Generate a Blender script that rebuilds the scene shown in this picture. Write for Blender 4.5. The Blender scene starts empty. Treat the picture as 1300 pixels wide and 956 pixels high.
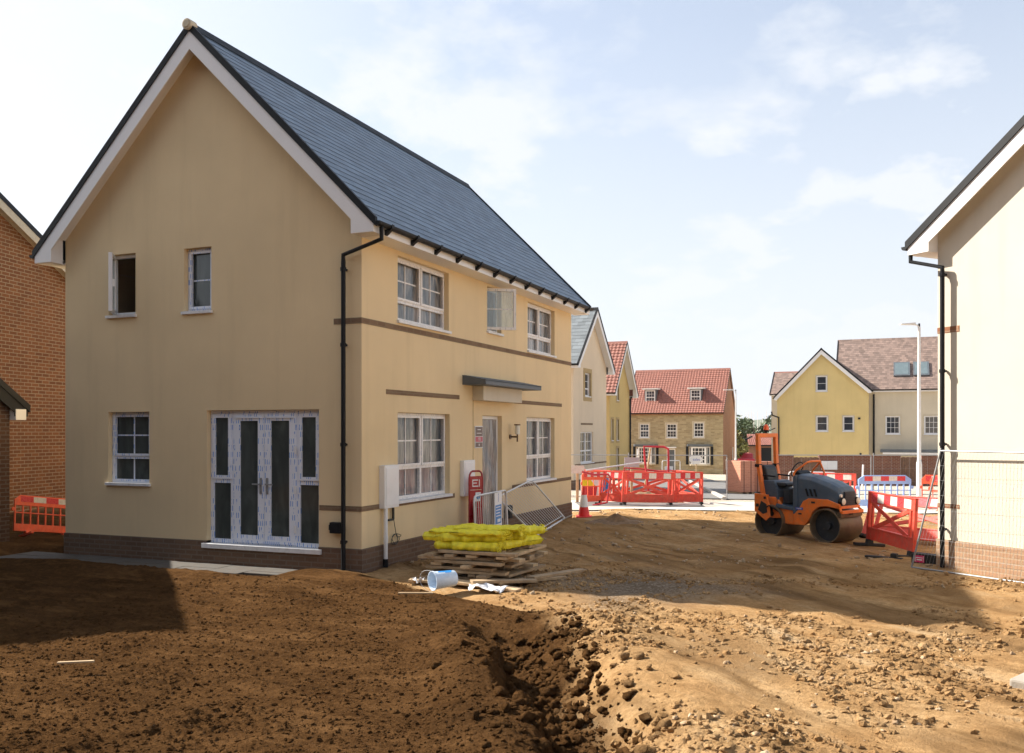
import bpy, math, random
import numpy as np
from mathutils import Vector, Matrix
R = math.radians
random.seed(7)
scn = bpy.context.scene
COL = scn.collection

# ------------------------------------------------------------------ helpers
def tag(o, label=None, cat=None, group=None, kind=None):
    if label: o['label'] = label
    if cat: o['category'] = cat
    if group: o['group'] = group
    if kind: o['kind'] = kind
    return o

def empty(name, loc=(0, 0, 0), rz=0, **k):
    o = bpy.data.objects.new(name, None)
    o.empty_display_size = 0.2
    COL.objects.link(o)
    o.location = loc
    o.rotation_euler = (0, 0, R(rz))
    return tag(o, **k)

class MB:
    def __init__(s):
        s.v = []; s.f = []; s.m = []; s.T = None
    def add(s, pts):
        n = len(s.v)
        if s.T is not None:
            pts = [tuple(s.T @ Vector(p)) for p in pts]
        s.v.extend(pts)
        return n
    def poly(s, pts, m=0):
        n = s.add(pts); s.f.append(tuple(range(n, n + len(pts)))); s.m.append(m)
    def raw(s, pts, faces, m=0):
        n = s.add(pts)
        for f in faces:
            s.f.append(tuple(n + i for i in f)); s.m.append(m)
    def box(s, a, b, m=0):
        x0, y0, z0 = [min(a[i], b[i]) for i in range(3)]
        x1, y1, z1 = [max(a[i], b[i]) for i in range(3)]
        s.raw([(x0,y0,z0),(x1,y0,z0),(x1,y1,z0),(x0,y1,z0),(x0,y0,z1),(x1,y0,z1),(x1,y1,z1),(x0,y1,z1)],
              [(0,3,2,1),(4,5,6,7),(0,1,5,4),(1,2,6,5),(2,3,7,6),(3,0,4,7)], m)
    def hexa(s, p, m=0):            # 8 corners, order as box
        s.raw(p, [(0,3,2,1),(4,5,6,7),(0,1,5,4),(1,2,6,5),(2,3,7,6),(3,0,4,7)], m)
    def beam(s, a, b, w, h, m=0, up=(0, 0, 1)):
        a = Vector(a); b = Vector(b); d = (b - a).normalized(); u = Vector(up)
        if abs(d.dot(u)) > .98: u = Vector((1, 0, 0))
        r = d.cross(u).normalized(); u = r.cross(d)
        r *= w / 2; u *= h / 2
        s.hexa([tuple(q) for q in (a-r-u, a+r-u, b+r-u, b-r-u, a-r+u, a+r+u, b+r+u, b-r+u)], m)
    def prism(s, pts, ax, t0, t1, m=0):     # polygon in plane perpendicular to ax, extruded t0..t1
        def mk(p, t):
            if ax == 'x': return (t, p[0], p[1])
            if ax == 'y': return (p[0], t, p[1])
            return (p[0], p[1], t)
        n = len(pts)
        area = sum(pts[i][0]*pts[(i+1)%n][1]-pts[(i+1)%n][0]*pts[i][1] for i in range(n))
        if (area > 0) == (ax == 'y'): pts = list(reversed(pts))
        P = [mk(p, t0) for p in pts] + [mk(p, t1) for p in pts]
        F = [tuple(reversed(range(n))), tuple(range(n, 2*n))] + [(i, (i+1) % n, n+(i+1) % n, n+i) for i in range(n)]
        if t1 < t0: F = [tuple(reversed(f)) for f in F]
        s.raw(P, F, m)
    def tube(s, pts, r, n=8, m=0, closed=False, cap=True):
        P = [Vector(p) for p in pts]; N = len(P)
        rr = r if isinstance(r, (list, tuple)) else [r] * N
        rings = []; last = None
        for i in range(N):
            if closed: t = (P[(i+1) % N] - P[i-1])
            elif i == 0: t = P[1] - P[0]
            elif i == N-1: t = P[-1] - P[-2]
            else: t = (P[i+1]-P[i]).normalized() + (P[i]-P[i-1]).normalized()
            if t.length < 1e-9: t = Vector((0, 0, 1))
            t.normalize()
            if last is None:
                u = Vector((0, 0, 1)) if abs(t.z) < .9 else Vector((1, 0, 0))
            else: u = last
            a = t.cross(u)
            if a.length < 1e-6: a = t.cross(Vector((0, 1, 0)))
            a.normalize(); b = a.cross(t); last = b
            rings.append([tuple(P[i] + (a*math.cos(2*math.pi*k/n) + b*math.sin(2*math.pi*k/n))*rr[i]) for k in range(n)])
        pts = [p for q in rings for p in q]; F = []
        for i in range(N if closed else N-1):
            j = (i+1) % N
            for k in range(n):
                l = (k+1) % n
                F.append((i*n+k, i*n+l, j*n+l, j*n+k))
        if cap and not closed:
            F.append(tuple(reversed(range(n)))); F.append(tuple((N-1)*n+k for k in range(n)))
        s.raw(pts, F, m)
    def cyl(s, a, b, r, n=16, m=0, r2=None):
        s.tube([a, b], [r, r if r2 is None else r2], n, m)
    def build(s, name, mats, parent=None, smooth=False, bevel=0, **k):
        me = bpy.data.meshes.new(name)
        me.from_pydata(s.v, [], s.f)
        for m in (mats if isinstance(mats, (list, tuple)) else [mats]): me.materials.append(m)
        me.polygons.foreach_set('material_index', s.m)
        boxuv(me)
        if smooth: me.polygons.foreach_set('use_smooth', [True]*len(s.f))
        me.update()
        o = bpy.data.objects.new(name, me); COL.objects.link(o)
        if parent: o.parent = parent
        if bevel:
            b = o.modifiers.new('b', 'BEVEL'); b.width = bevel; b.segments = 2; b.limit_method = 'ANGLE'
            b.harden_normals = False
        if smooth is True and False: pass
        return tag(o, **k)

def boxuv(me):
    n = len(me.loops)
    if n == 0: return
    vi = np.empty(n, 'i'); me.loops.foreach_get('vertex_index', vi)
    co = np.empty(len(me.vertices)*3, 'f'); me.vertices.foreach_get('co', co); co = co.reshape(-1, 3)
    pn = np.empty(len(me.polygons)*3, 'f'); me.polygons.foreach_get('normal', pn); pn = pn.reshape(-1, 3)
    lt = np.empty(len(me.polygons), 'i'); me.polygons.foreach_get('loop_total', lt)
    N = np.repeat(pn, lt, axis=0); P = co[vi]
    h = np.stack([-N[:, 1], N[:, 0]], 1); L = np.linalg.norm(h, axis=1)
    flat = L < .72 * 1.0
    flat = (np.abs(N[:, 2]) > .95)
    L[L < 1e-6] = 1
    h = h / L[:, None]
    u = P[:, 0]*h[:, 0] + P[:, 1]*h[:, 1]
    # distance along slope
    sl = np.sqrt(np.clip(1-N[:, 2]**2, 1e-4, 1))
    v = P[:, 2] / sl
    u = np.where(flat, P[:, 0], u); v = np.where(flat, P[:, 1], v)
    uv = me.uv_layers.new(name='uv')
    uv.data.foreach_set('uv', np.stack([u, v], 1).astype('f').ravel())

def smooth_by_angle(o, ang=40):
    me = o.data
    me.polygons.foreach_set('use_smooth', [True]*len(me.polygons))
    try: me.set_sharp_from_angle(angle=R(ang))
    except Exception: pass
    return o

def text_mesh(name, txt, size, mat, parent, mw, ext=.002, align='CENTER'):
    cu = bpy.data.curves.new('t', 'FONT'); cu.body = txt; cu.size = size; cu.extrude = ext
    cu.align_x = align; cu.align_y = 'CENTER'
    to = bpy.data.objects.new('t', cu); COL.objects.link(to)
    dg = bpy.context.evaluated_depsgraph_get(); dg.update()
    me = bpy.data.meshes.new_from_object(to.evaluated_get(dg))
    COL.objects.unlink(to); bpy.data.objects.remove(to)
    me.transform(mw); me.materials.clear(); me.materials.append(mat)
    o = bpy.data.objects.new(name, me); COL.objects.link(o); o.parent = parent
    return o

# ------------------------------------------------------------------ materials
class NT:
    def __init__(s, nt): s.nt = nt; s.n = nt.nodes; s.l = nt.links
    def __call__(s, typ, **k):
        nd = s.n.new(typ)
        ins = k.pop('i', {})
        for a, b in k.items(): setattr(nd, a, b)
        for a, b in ins.items():
            if isinstance(b, bpy.types.NodeSocket): s.l.new(b, nd.inputs[a])
            else: nd.inputs[a].default_value = b
        return nd
    def ramp(s, fac, stops):
        r = s('ShaderNodeValToRGB', i={'Fac': fac}); e = r.color_ramp.elements
        while len(e) < len(stops): e.new(.5)
        for q, (p, c) in zip(e, stops):
            q.position = p; q.color = (c, c, c, 1) if isinstance(c, (int, float)) else (*c, 1)
        return r.outputs[0]
    def mix(s, f, a, b, mode='MIX'):
        m = s('ShaderNodeMix', data_type='RGBA', blend_type=mode)
        for key, val in ((0, f), (6, a), (7, b)):
            if isinstance(val, bpy.types.NodeSocket): s.l.new(val, m.inputs[key])
            else:
                if key and len(val) == 3: val = (*val, 1)
                m.inputs[key].default_value = val
        return m.outputs[2]
    def math(s, op, a, b=0.0, c=None):
        m = s('ShaderNodeMath', operation=op)
        for i, val in enumerate((a, b) if c is None else (a, b, c)):
            if isinstance(val, bpy.types.NodeSocket): s.l.new(val, m.inputs[i])
            else: m.inputs[i].default_value = val
        return m.outputs[0]

def newmat(name):
    m = bpy.data.materials.new(name); m.use_nodes = True
    nt = NT(m.node_tree); p = m.node_tree.nodes['Principled BSDF']
    return m, nt, p

def pos(nt):   # world position
    return nt('ShaderNodeNewGeometry').outputs['Position']

def plain(name, col, rough=.6, var=.12, scale=3., bump=.0, bscale=40., metal=0., spec=.5, dirt=0., dcol=(.25, .19, .12), coat=0.):
    m, nt, p = newmat(name)
    co = nt('ShaderNodeTexCoord').outputs['Object']
    n = nt('ShaderNodeTexNoise', i={'Vector': co, 'Scale': scale, 'Detail': 6., 'Roughness': .6})
    lo = tuple(c*(1-var) for c in col); hi = tuple(min(1, c*(1+var)) for c in col)
    c = nt.ramp(n.outputs[0], [(.3, lo), (.7, hi)])
    if dirt > 0:
        d = nt('ShaderNodeTexNoise', i={'Vector': co, 'Scale': scale*2.3, 'Detail': 9., 'Roughness': .7})
        f = nt.ramp(d.outputs[0], [(.62-dirt*.35, 0.), (.75, min(1., dirt*1.3))])
        c = nt.mix(f, c, dcol)
    nt.l.new(c, p.inputs['Base Color'])
    rr = nt.ramp(n.outputs[0], [(.3, max(0, rough-.08)), (.7, min(1, rough+.08))])
    nt.l.new(rr, p.inputs['Roughness'])
    p.inputs['Metallic'].default_value = metal
    p.inputs['Specular IOR Level'].default_value = spec
    if coat: p.inputs['Coat Weight'].default_value = coat
    if bump > 0:
        b = nt('ShaderNodeTexNoise', i={'Vector': co, 'Scale': bscale, 'Detail': 5.})
        bm = nt('ShaderNodeBump', i={'Height': b.outputs[0], 'Strength': bump, 'Distance': .01})
        nt.l.new(bm.outputs[0], p.inputs['Normal'])
    return m

def stucco(name, col, stain=.25):
    m, nt, p = newmat(name)
    P = pos(nt)
    a = nt('ShaderNodeTexNoise', i={'Vector': P, 'Scale': .7, 'Detail': 5., 'Roughness': .55})
    c = nt.ramp(a.outputs[0], [(.25, tuple(x*.91 for x in col)), (.75, tuple(min(1, x*1.05) for x in col))])
    g = nt('ShaderNodeTexNoise', i={'Vector': P, 'Scale': 130., 'Detail': 3.})
    c = nt.mix(nt.ramp(g.outputs[0], [(.35, .0), (.75, .22)]), c, tuple(x*.62 for x in col))
    # rain streaks & splash marks (uneven, vertical)
    mp = nt('ShaderNodeMapping', i={'Vector': P, 'Scale': (2.4, 2.4, .22)})
    st = nt('ShaderNodeTexNoise', i={'Vector': mp.outputs[0], 'Scale': 1.3, 'Detail': 7., 'Roughness': .65})
    c = nt.mix(nt.ramp(st.outputs[0], [(.5, 0.), (.8, stain)]), c, tuple(x*y for x, y in zip(col, (.62, .6, .56))))
    nt.l.new(c, p.inputs['Base Color'])
    p.inputs['Roughness'].default_value = .92; p.inputs['Specular IOR Level'].default_value = .2
    v = nt('ShaderNodeTexVoronoi', i={'Vector': P, 'Scale': 260.})
    h = nt.math('ADD', nt.math('MULTIPLY', g.outputs[0], 1.2), v.outputs[0])
    h2 = nt.math('ADD', h, nt.math('MULTIPLY', a.outputs[0], 3.))
    bm = nt('ShaderNodeBump', i={'Height': h2, 'Strength': .45, 'Distance': .004})
    nt.l.new(bm.outputs[0], p.inputs['Normal'])
    return m

def brick(name, c1, c2, mortar, bw=.225, rh=.075, ms=.011, var=.5, rough=.9, bump=.5):
    m, nt, p = newmat(name)
    uv = nt('ShaderNodeTexCoord').outputs['UV']
    b = nt('ShaderNodeTexBrick', i={'Vector': uv, 'Color1': (*c1, 1), 'Color2': (*c2, 1), 'Mortar': (*mortar, 1), 'Scale': 1.,
        'Mortar Size': ms, 'Mortar Smooth': .1, 'Bias': 0., 'Brick Width': bw, 'Row Height': rh})
    n = nt('ShaderNodeTexNoise', i={'Vector': uv, 'Scale': 1.1, 'Detail': 6.})
    n2 = nt('ShaderNodeTexNoise', i={'Vector': uv, 'Scale': 30., 'Detail': 5.})
    c = nt.mix(nt.ramp(n.outputs[0], [(.3, 0.), (.7, var*.5)]), b.outputs[0], tuple(x*.5 for x in c1))
    c = nt.mix(nt.ramp(n2.outputs[0], [(.3, 0.), (.75, var*.6)]), c, tuple(x*.6 for x in c2))
    nt.l.new(c, p.inputs['Base Color']); p.inputs['Roughness'].default_value = rough
    p.inputs['Specular IOR Level'].default_value = .25
    h = nt.math('SUBTRACT', nt.math('MULTIPLY', n2.outputs[0], .4), b.outputs['Fac'])
    bm = nt('ShaderNodeBump', i={'Height': h, 'Strength': bump, 'Distance': .008})
    nt.l.new(bm.outputs[0], p.inputs['Normal'])
    return m

def slate(name, col, bw=.3, rh=1., var=.25, rough=.45):
    m, nt, p = newmat(name)
    uv = nt('ShaderNodeTexCoord').outputs['UV']
    dark = tuple(x*.35 for x in col)
    b = nt('ShaderNodeTexBrick', i={'Vector': uv, 'Color1': (*[x*(1-var) for x in col], 1), 'Color2': (*[x*(1+var) for x in col], 1),
        'Mortar': (*dark, 1), 'Scale': 1., 'Mortar Size': .003, 'Mortar Smooth': .3, 'Brick Width': bw, 'Row Height': rh})
    n = nt('ShaderNodeTexNoise', i={'Vector': uv, 'Scale': 2.5, 'Detail': 8., 'Roughness': .7})
    c = nt.mix(nt.ramp(n.outputs[0], [(.35, 0.), (.75, .35)]), b.outputs[0], tuple(x*1.5 for x in col))
    nt.l.new(c, p.inputs['Base Color'])
    rr = nt.ramp(n.outputs[0], [(.3, rough-.1), (.7, rough+.15)]); nt.l.new(rr, p.inputs['Roughness'])
    h = nt.math('SUBTRACT', nt.math('MULTIPLY', n.outputs[0], .5), b.outputs['Fac'])
    bm = nt('ShaderNodeBump', i={'Height': h, 'Strength': .35, 'Distance': .006})
    nt.l.new(bm.outputs[0], p.inputs['Normal'])
    return m

def glass(name, base=(.03, .035, .04), film=(.3, .3, .3), amount=.35, rough=.06, sx=9., sz=.8, bump=.25, spec=.6):
    """sealed pane with a loose protective film: vertical wrinkles, glossy"""
    m, nt, p = newmat(name)
    P = pos(nt)
    mp = nt('ShaderNodeMapping', i={'Vector': P, 'Scale': (sx, sx, sz)})
    n = nt('ShaderNodeTexNoise', i={'Vector': mp.outputs[0], 'Scale': 1., 'Detail': 5., 'Roughness': .6, 'Distortion': .7})
    n2 = nt('ShaderNodeTexNoise', i={'Vector': P, 'Scale': 1.7, 'Detail': 3., 'Distortion': 1.2})
    f = nt.math('MULTIPLY', nt.ramp(n.outputs[0], [(.42, 0.), (.72, 1.)]), nt.ramp(n2.outputs[0], [(.35, amount*.4), (.7, amount)]))
    c = nt.mix(f, base, film)
    nt.l.new(c, p.inputs['Base Color']); p.inputs['Roughness'].default_value = rough
    p.inputs['Specular IOR Level'].default_value = spec; p.inputs['IOR'].default_value = 1.5
    bm = nt('ShaderNodeBump', i={'Height': n.outputs[0], 'Strength': bump, 'Distance': .02})
    nt.l.new(bm.outputs[0], p.inputs['Normal'])
    return m

def taped(name, base=(.80, .83, .90), mark=(.06, .26, .70)):
    """white profile with printed protective tape: short blue dashes"""
    m, nt, p = newmat(name)
    uv = nt('ShaderNodeTexCoord').outputs['UV']
    mp = nt('ShaderNodeMapping', i={'Vector': uv, 'Scale': (30., 8.5, 1.)})
    n = nt('ShaderNodeTexNoise', i={'Vector': mp.outputs[0], 'Scale': 1., 'Detail': 1.})
    b = nt('ShaderNodeTexBrick', i={'Vector': uv, 'Color1': (0, 0, 0, 1), 'Color2': (1, 1, 1, 1), 'Mortar': (0, 0, 0, 1), 'Scale': 1.,
                                    'Mortar Size': .012, 'Mortar Smooth': .1, 'Brick Width': .036, 'Row Height': .105})
    f = nt.math('MULTIPLY', nt.ramp(b.outputs[0], [(.45, 0.), (.5, 1.)]), nt.ramp(n.outputs[0], [(.40, 0.), (.48, .9)]))
    d = nt('ShaderNodeTexNoise', i={'Vector': uv, 'Scale': 1.6, 'Detail': 4.})
    bb = nt.mix(nt.ramp(d.outputs[0], [(.45, 0.), (.8, .16)]), base, tuple(x*.6 for x in base))
    c = nt.mix(f, bb, mark)
    nt.l.new(c, p.inputs['Base Color']); p.inputs['Roughness'].default_value = .35
    return m

M = {}
M['stucco'] = stucco('stucco_sand', (.82, .64, .385))
M['stucco_cream'] = stucco('stucco_cream', (.70, .635, .52), .25)
M['stucco_pink'] = stucco('stucco_pink_cream', (.76, .62, .45))
M['stucco_yellow'] = stucco('stucco_yellow', (.62, .46, .20))
M['stucco_yellow2'] = stucco('stucco_yellow_far', (.70, .55, .25))
M['stucco_grey'] = stucco('stucco_pale', (.62, .55, .42))
M['bandbrick'] = brick('band_brick', (.27, .175, .105), (.20, .125, .075), (.26, .19, .12), rh=.075)
M['plinthbrick'] = brick('plinth_brick', (.20, .12, .075), (.14, .085, .055), (.20, .15, .11))
M['redbrick'] = brick('red_brick', (.30, .115, .04), (.19, .07, .026), (.42, .31, .18), bw=.27, rh=.09)
M['wallbrick'] = brick('garden_wall_brick', (.24, .085, .05), (.17, .06, .04), (.30, .22, .16))
M['orangebrick'] = brick('orange_brick', (.34, .15, .075), (.27, .115, .06), (.38, .26, .17))
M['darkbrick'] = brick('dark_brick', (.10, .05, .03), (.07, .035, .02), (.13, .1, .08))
M['pinkblock'] = brick('pink_block', (.62, .27, .17), (.52, .22, .14), (.64, .34, .24), bw=.21, rh=.065, ms=.006)
M['stone'] = brick('coursed_stone', (.58, .48, .30), (.32, .25, .14), (.52, .44, .28), bw=.34, rh=.13, ms=.012, var=.9)
M['slate'] = slate('blue_slate', (.10, .145, .20))
M['slate2'] = slate('grey_slate', (.17, .19, .20), bw=.35)
M['browntile'] = slate('brown_tile', (.20, .14, .115), bw=.2, var=.35, rough=.8)
M['darktile'] = slate('dark_tile', (.05, .055, .06), bw=.3)
M['redtile'] = plain('red_pantile', (.27, .105, .075), .7, .3, 6.)
M['black'] = plain('black_plastic', (.007, .008, .010), .55, .2, spec=.25)
M['blackmatt'] = plain('black_rubber', (.02, .02, .02), .8, .3, 12., .3)
M['white'] = plain('white_upvc', (.80, .80, .80), .35, .05, 2., dirt=.12, dcol=(.5, .45, .38))
M['whiteboard'] = plain('white_bargeboard', (.80, .79, .78), .4, .04, 1.5)
M['taped'] = taped('taped_frame')
M['taped2'] = taped('taped_frame_faint', (.80, .77, .74), (.45, .46, .5))
M['sill'] = plain('sill_white', (.74, .74, .74), .5, .1, 9., dirt=.35, dcol=(.42, .36, .28))
M['pane_film'] = glass('pane_with_film', (.07, .08, .09), (.62, .56, .50), .8, .10, 7., 1.3, .3)
M['pane_dark'] = glass('pane_dark', (.045, .055, .052), (.16, .18, .17), .6, .07, 3.2, 1.1, .07)
M['pane_plain'] = glass('pane_plain', (.03, .035, .045), (.12, .13, .15), .4, .05, 2., 1., .05)
M['pane_see'] = None
M['doorfilm'] = glass('door_film', (.17, .16, .16), (.55, .5, .46), .8, .18, 5., 1.1, .6)
M['galv'] = plain('galvanised_steel', (.30, .305, .31), .5, .15, 20., metal=.4, dirt=.2)
M['plinthpale'] = brick('pale_plinth_brick', (.46, .28, .17), (.38, .23, .14), (.46, .34, .23))
M['whitesteel'] = plain('dull_galvanised', (.66, .66, .66), .42, .12, 20., metal=.35, dirt=.2)
M['lampsteel'] = plain('lamp_column_paint', (.68, .68, .66), .5, .08, 8.)
M['red'] = plain('red_barrier_plastic', (.66, .06, .035), .5, .2, 5., dirt=.42, dcol=(.48, .20, .13))
M['redfade'] = plain('faded_barrier_plastic', (.80, .12, .05), .5, .15, 5., dirt=.3, dcol=(.55, .3, .2))
M['redref'] = plain('red_reflective', (.62, .05, .06), .3, .1, 30., dirt=.2)
M['whiteref'] = plain('white_reflective', (.66, .62, .58), .3, .1, 12., dirt=.5, dcol=(.5, .38, .3))
M['bluebar'] = plain('blue_barrier_plastic', (.30, .45, .80), .45, .1, 5., dirt=.15)
M['redpaint'] = plain('red_steel_paint', (.42, .02, .03), .4, .2, 8., dirt=.2)
M['conered'] = plain('cone_red', (.80, .03, .03), .45, .08, 8.)
M['conewhite'] = plain('cone_sleeve', (.80, .80, .78), .3, .05, 8.)
M['orange'] = plain('roller_orange', (.78, .17, .02), .45, .14, 5., dirt=.5, dcol=(.38, .20, .10))
M['slatepaint'] = plain('roller_blue_grey', (.05, .08, .12), .42, .18, 4., dirt=.4, dcol=(.13, .13, .13))
M['drum'] = plain('drum_steel', (.15, .115, .075), .5, .4, 5., .2, 30., metal=.5, dirt=.55, dcol=(.17, .115, .065))
M['drumin'] = plain('drum_inside', (.022, .028, .036), .6, .3, 6., dirt=.2)
M['seatvinyl'] = plain('seat_vinyl', (.012, .013, .015), .45, .2, 10., .2, 80.)
M['lens'] = plain('lamp_lens', (.75, .72, .62), .08, .05)
M['beacon'] = plain('beacon_lens', (.85, .12, .03), .15, .1)
M['wood'] = plain('weathered_timber', (.36, .255, .15), .85, .3, 7., .5, 25., dirt=.3, dcol=(.16, .13, .1))
M['wood2'] = plain('pale_timber', (.50, .36, .21), .8, .25, 7., .4, 25.)
M['fencewood'] = plain('brown_fence_timber', (.16, .085, .05), .8, .3, 8., .4)
M['yellow'] = plain('yellow_mesh', (.80, .69, .025), .6, .16, 18., .5, 60., dirt=.12, dcol=(.45, .36, .1))
M['bucket'] = plain('translucent_white_plastic', (.58, .70, .84), .3, .08, 6., dirt=.2)
M['blueprint'] = plain('blue_print', (.03, .28, .72), .4, .15, 20.)
M['sheet'] = plain('white_sheeting', (.70, .71, .74), .35, .15, 8., dirt=.3)
M['firered'] = plain('fire_point_red', (.36, .01, .018), .3, .2, 5., dirt=.1)
M['blue'] = plain('sign_blue', (.03, .22, .55), .4, .08)
M['plaque'] = plain('plaque_brown', (.12, .075, .06), .4, .1)
M['plaquepink'] = plain('plaque_red', (.48, .04, .08), .4, .1)
M['labelpink'] = plain('label_pink', (.70, .03, .14), .4, .1)
M['print'] = plain('white_print', (.8, .8, .8), .5, .02)
M['slabedge'] = plain('slab_concrete', (.34, .30, .25), .9, .15, 5., .4, 40., dirt=.35)
M['greyboard'] = plain('grey_board', (.46, .44, .46), .5, .05)
M['paleboard'] = plain('pale_board', (.70, .70, .72), .5, .06)
M['signblue'] = plain('sign_text_blue', (.05, .1, .42), .5, .05)
M['brass'] = plain('bronze_metal', (.12, .07, .04), .35, .1, metal=.6)
M['lead'] = plain('lead_grey', (.10, .115, .13), .55, .2)
M['paving'] = plain('paving_slab', (.085, .08, .07), .9, .25, 5., .4, 40., dirt=.6, dcol=(.09, .055, .03))
M['stonetrim'] = plain('ochre_stone_trim', (.42, .30, .14), .9, .15, 12., .3)
M['palestone'] = plain('pale_stone_trim', (.55, .48, .35), .9, .12, 12., .3)
M['bark'] = plain('bark', (.09, .065, .045), .9, .3, 12., .6)
M['pane_sky_tint'] = glass('pane_sky_tint', (.13, .17, .18), (.25, .3, .32), .3, .12, 2., 1., .03)  # sky reflection in the skylights is put into the pane colour
M['leaf'] = plain('leaf_green', (.055, .085, .025), .6, .5, 2.)
M['leafy'] = plain('leaf_yellow_green', (.18, .17, .035), .6, .5, 2.)
M['cable'] = plain('cable_black', (.03, .035, .03), .5, .2)

def see_glass():
    m, nt, p = newmat('clear_open_pane')
    out = nt.n['Material Output']
    t = nt('ShaderNodeBsdfTransparent'); t.inputs[0].default_value = (.82, .86, .84, 1)
    g = nt('ShaderNodeBsdfGlossy', i={'Roughness': .05}); g.inputs[0].default_value = (.9, .9, .9, 1)
    P = pos(nt)
    mp = nt('ShaderNodeMapping', i={'Vector': P, 'Scale': (10., 10., 1.2)})
    n = nt('ShaderNodeTexNoise', i={'Vector': mp.outputs[0], 'Scale': 1., 'Detail': 5., 'Distortion': .6})
    d = nt('ShaderNodeBsdfDiffuse'); d.inputs[0].default_value = (.5, .5, .45, 1)
    m1 = nt('ShaderNodeMixShader'); nt.l.new(nt.ramp(n.outputs[0], [(.45, .08), (.75, .5)]), m1.inputs[0]); nt.l.new(t.outputs[0], m1.inputs[1]); nt.l.new(d.outputs[0], m1.inputs[2])
    m2 = nt('ShaderNodeMixShader', i={0: .1}); nt.l.new(m1.outputs[0], m2.inputs[1]); nt.l.new(g.outputs[0], m2.inputs[2])
    nt.l.new(m2.outputs[0], out.inputs[0])
    return m
M['pane_see'] = see_glass()
# ------------------------------------------------------------------ terrain
YAW = 22.3
sn, cs = math.sin(R(YAW)), math.cos(R(YAW))
CAMZ = 2.1

def _hash(ix, iy, seed):
    h = (ix.astype(np.int64)*374761393 + iy.astype(np.int64)*668265263 + seed*974711) & 0xffffffff
    h = ((h ^ (h >> 13))*1274126177) & 0xffffffff
    return ((h ^ (h >> 16)) & 0xffff)/65535.

def vnoise(x, y, seed=0):
    ix = np.floor(x); iy = np.floor(y); fx = x-ix; fy = y-iy
    fx = fx*fx*(3-2*fx); fy = fy*fy*(3-2*fy)
    a = _hash(ix, iy, seed); b = _hash(ix+1, iy, seed); c = _hash(ix, iy+1, seed); d = _hash(ix+1, iy+1, seed)
    return (a*(1-fx)+b*fx)*(1-fy)+(c*(1-fx)+d*fx)*fy

def fbm(x, y, f, o=4, seed=0, gain=.5):
    s = 0; a = 1; t = 0
    for i in range(o):
        s = s + a*(vnoise(x*f+17.3*i, y*f-9.1*i, seed+i)-.5); t += a; a *= gain; f *= 2.03
    return s/t*2

def sst(a, b, x):
    t = np.clip((x-a)/(b-a), 0, 1); return t*t*(3-2*t)

def clods(x, y, f, seed):
    """rounded lumps: bumps around jittered points"""
    ix = np.floor(x*f); iy = np.floor(y*f); best = np.zeros_like(x)
    for dx in (-1, 0, 1):
        for dy in (-1, 0, 1):
            cx = ix+dx; cy = iy+dy
            px = cx+.5+.7*(_hash(cx, cy, seed)-.5); py = cy+.5+.7*(_hash(cx, cy, seed+1)-.5)
            rad = .25+.45*_hash(cx, cy, seed+2)**2
            d = ((x*f-px)**2+(y*f-py)**2)/(rad*rad)
            best = np.maximum(best, np.sqrt(np.clip(1-d, 0, 1))*rad)
    return best

def base_z(x, y):
    d = -sn*x+cs*y
    z = -.028*np.clip(y-23, 0, 60)
    return z

def soil_mask(x, y):
    xb = np.interp(y, [2, 5.4, 7, 8.9, 9.95, 10.7, 11.4], [-1.2, -1.75, -2.25, -2.8, -3.7, -5.5, -7.0])
    n = fbm(x, y, .9, 4, 5)*.45
    m = sst(-.3, .25, xb-x+n)*sst(11.75, 11.3, y+n*.15)
    m2 = sst(-12.9, -13.3, x)*sst(22, 15, y)
    return np.maximum(m, m2)

def road_mask(x, y):
    d = -sn*x+cs*y; r = cs*x+sn*y
    return sst(24.3, 24.8, d+fbm(x, y, .5, 3, 77)*.3)*sst(-20, -14, x)

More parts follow.
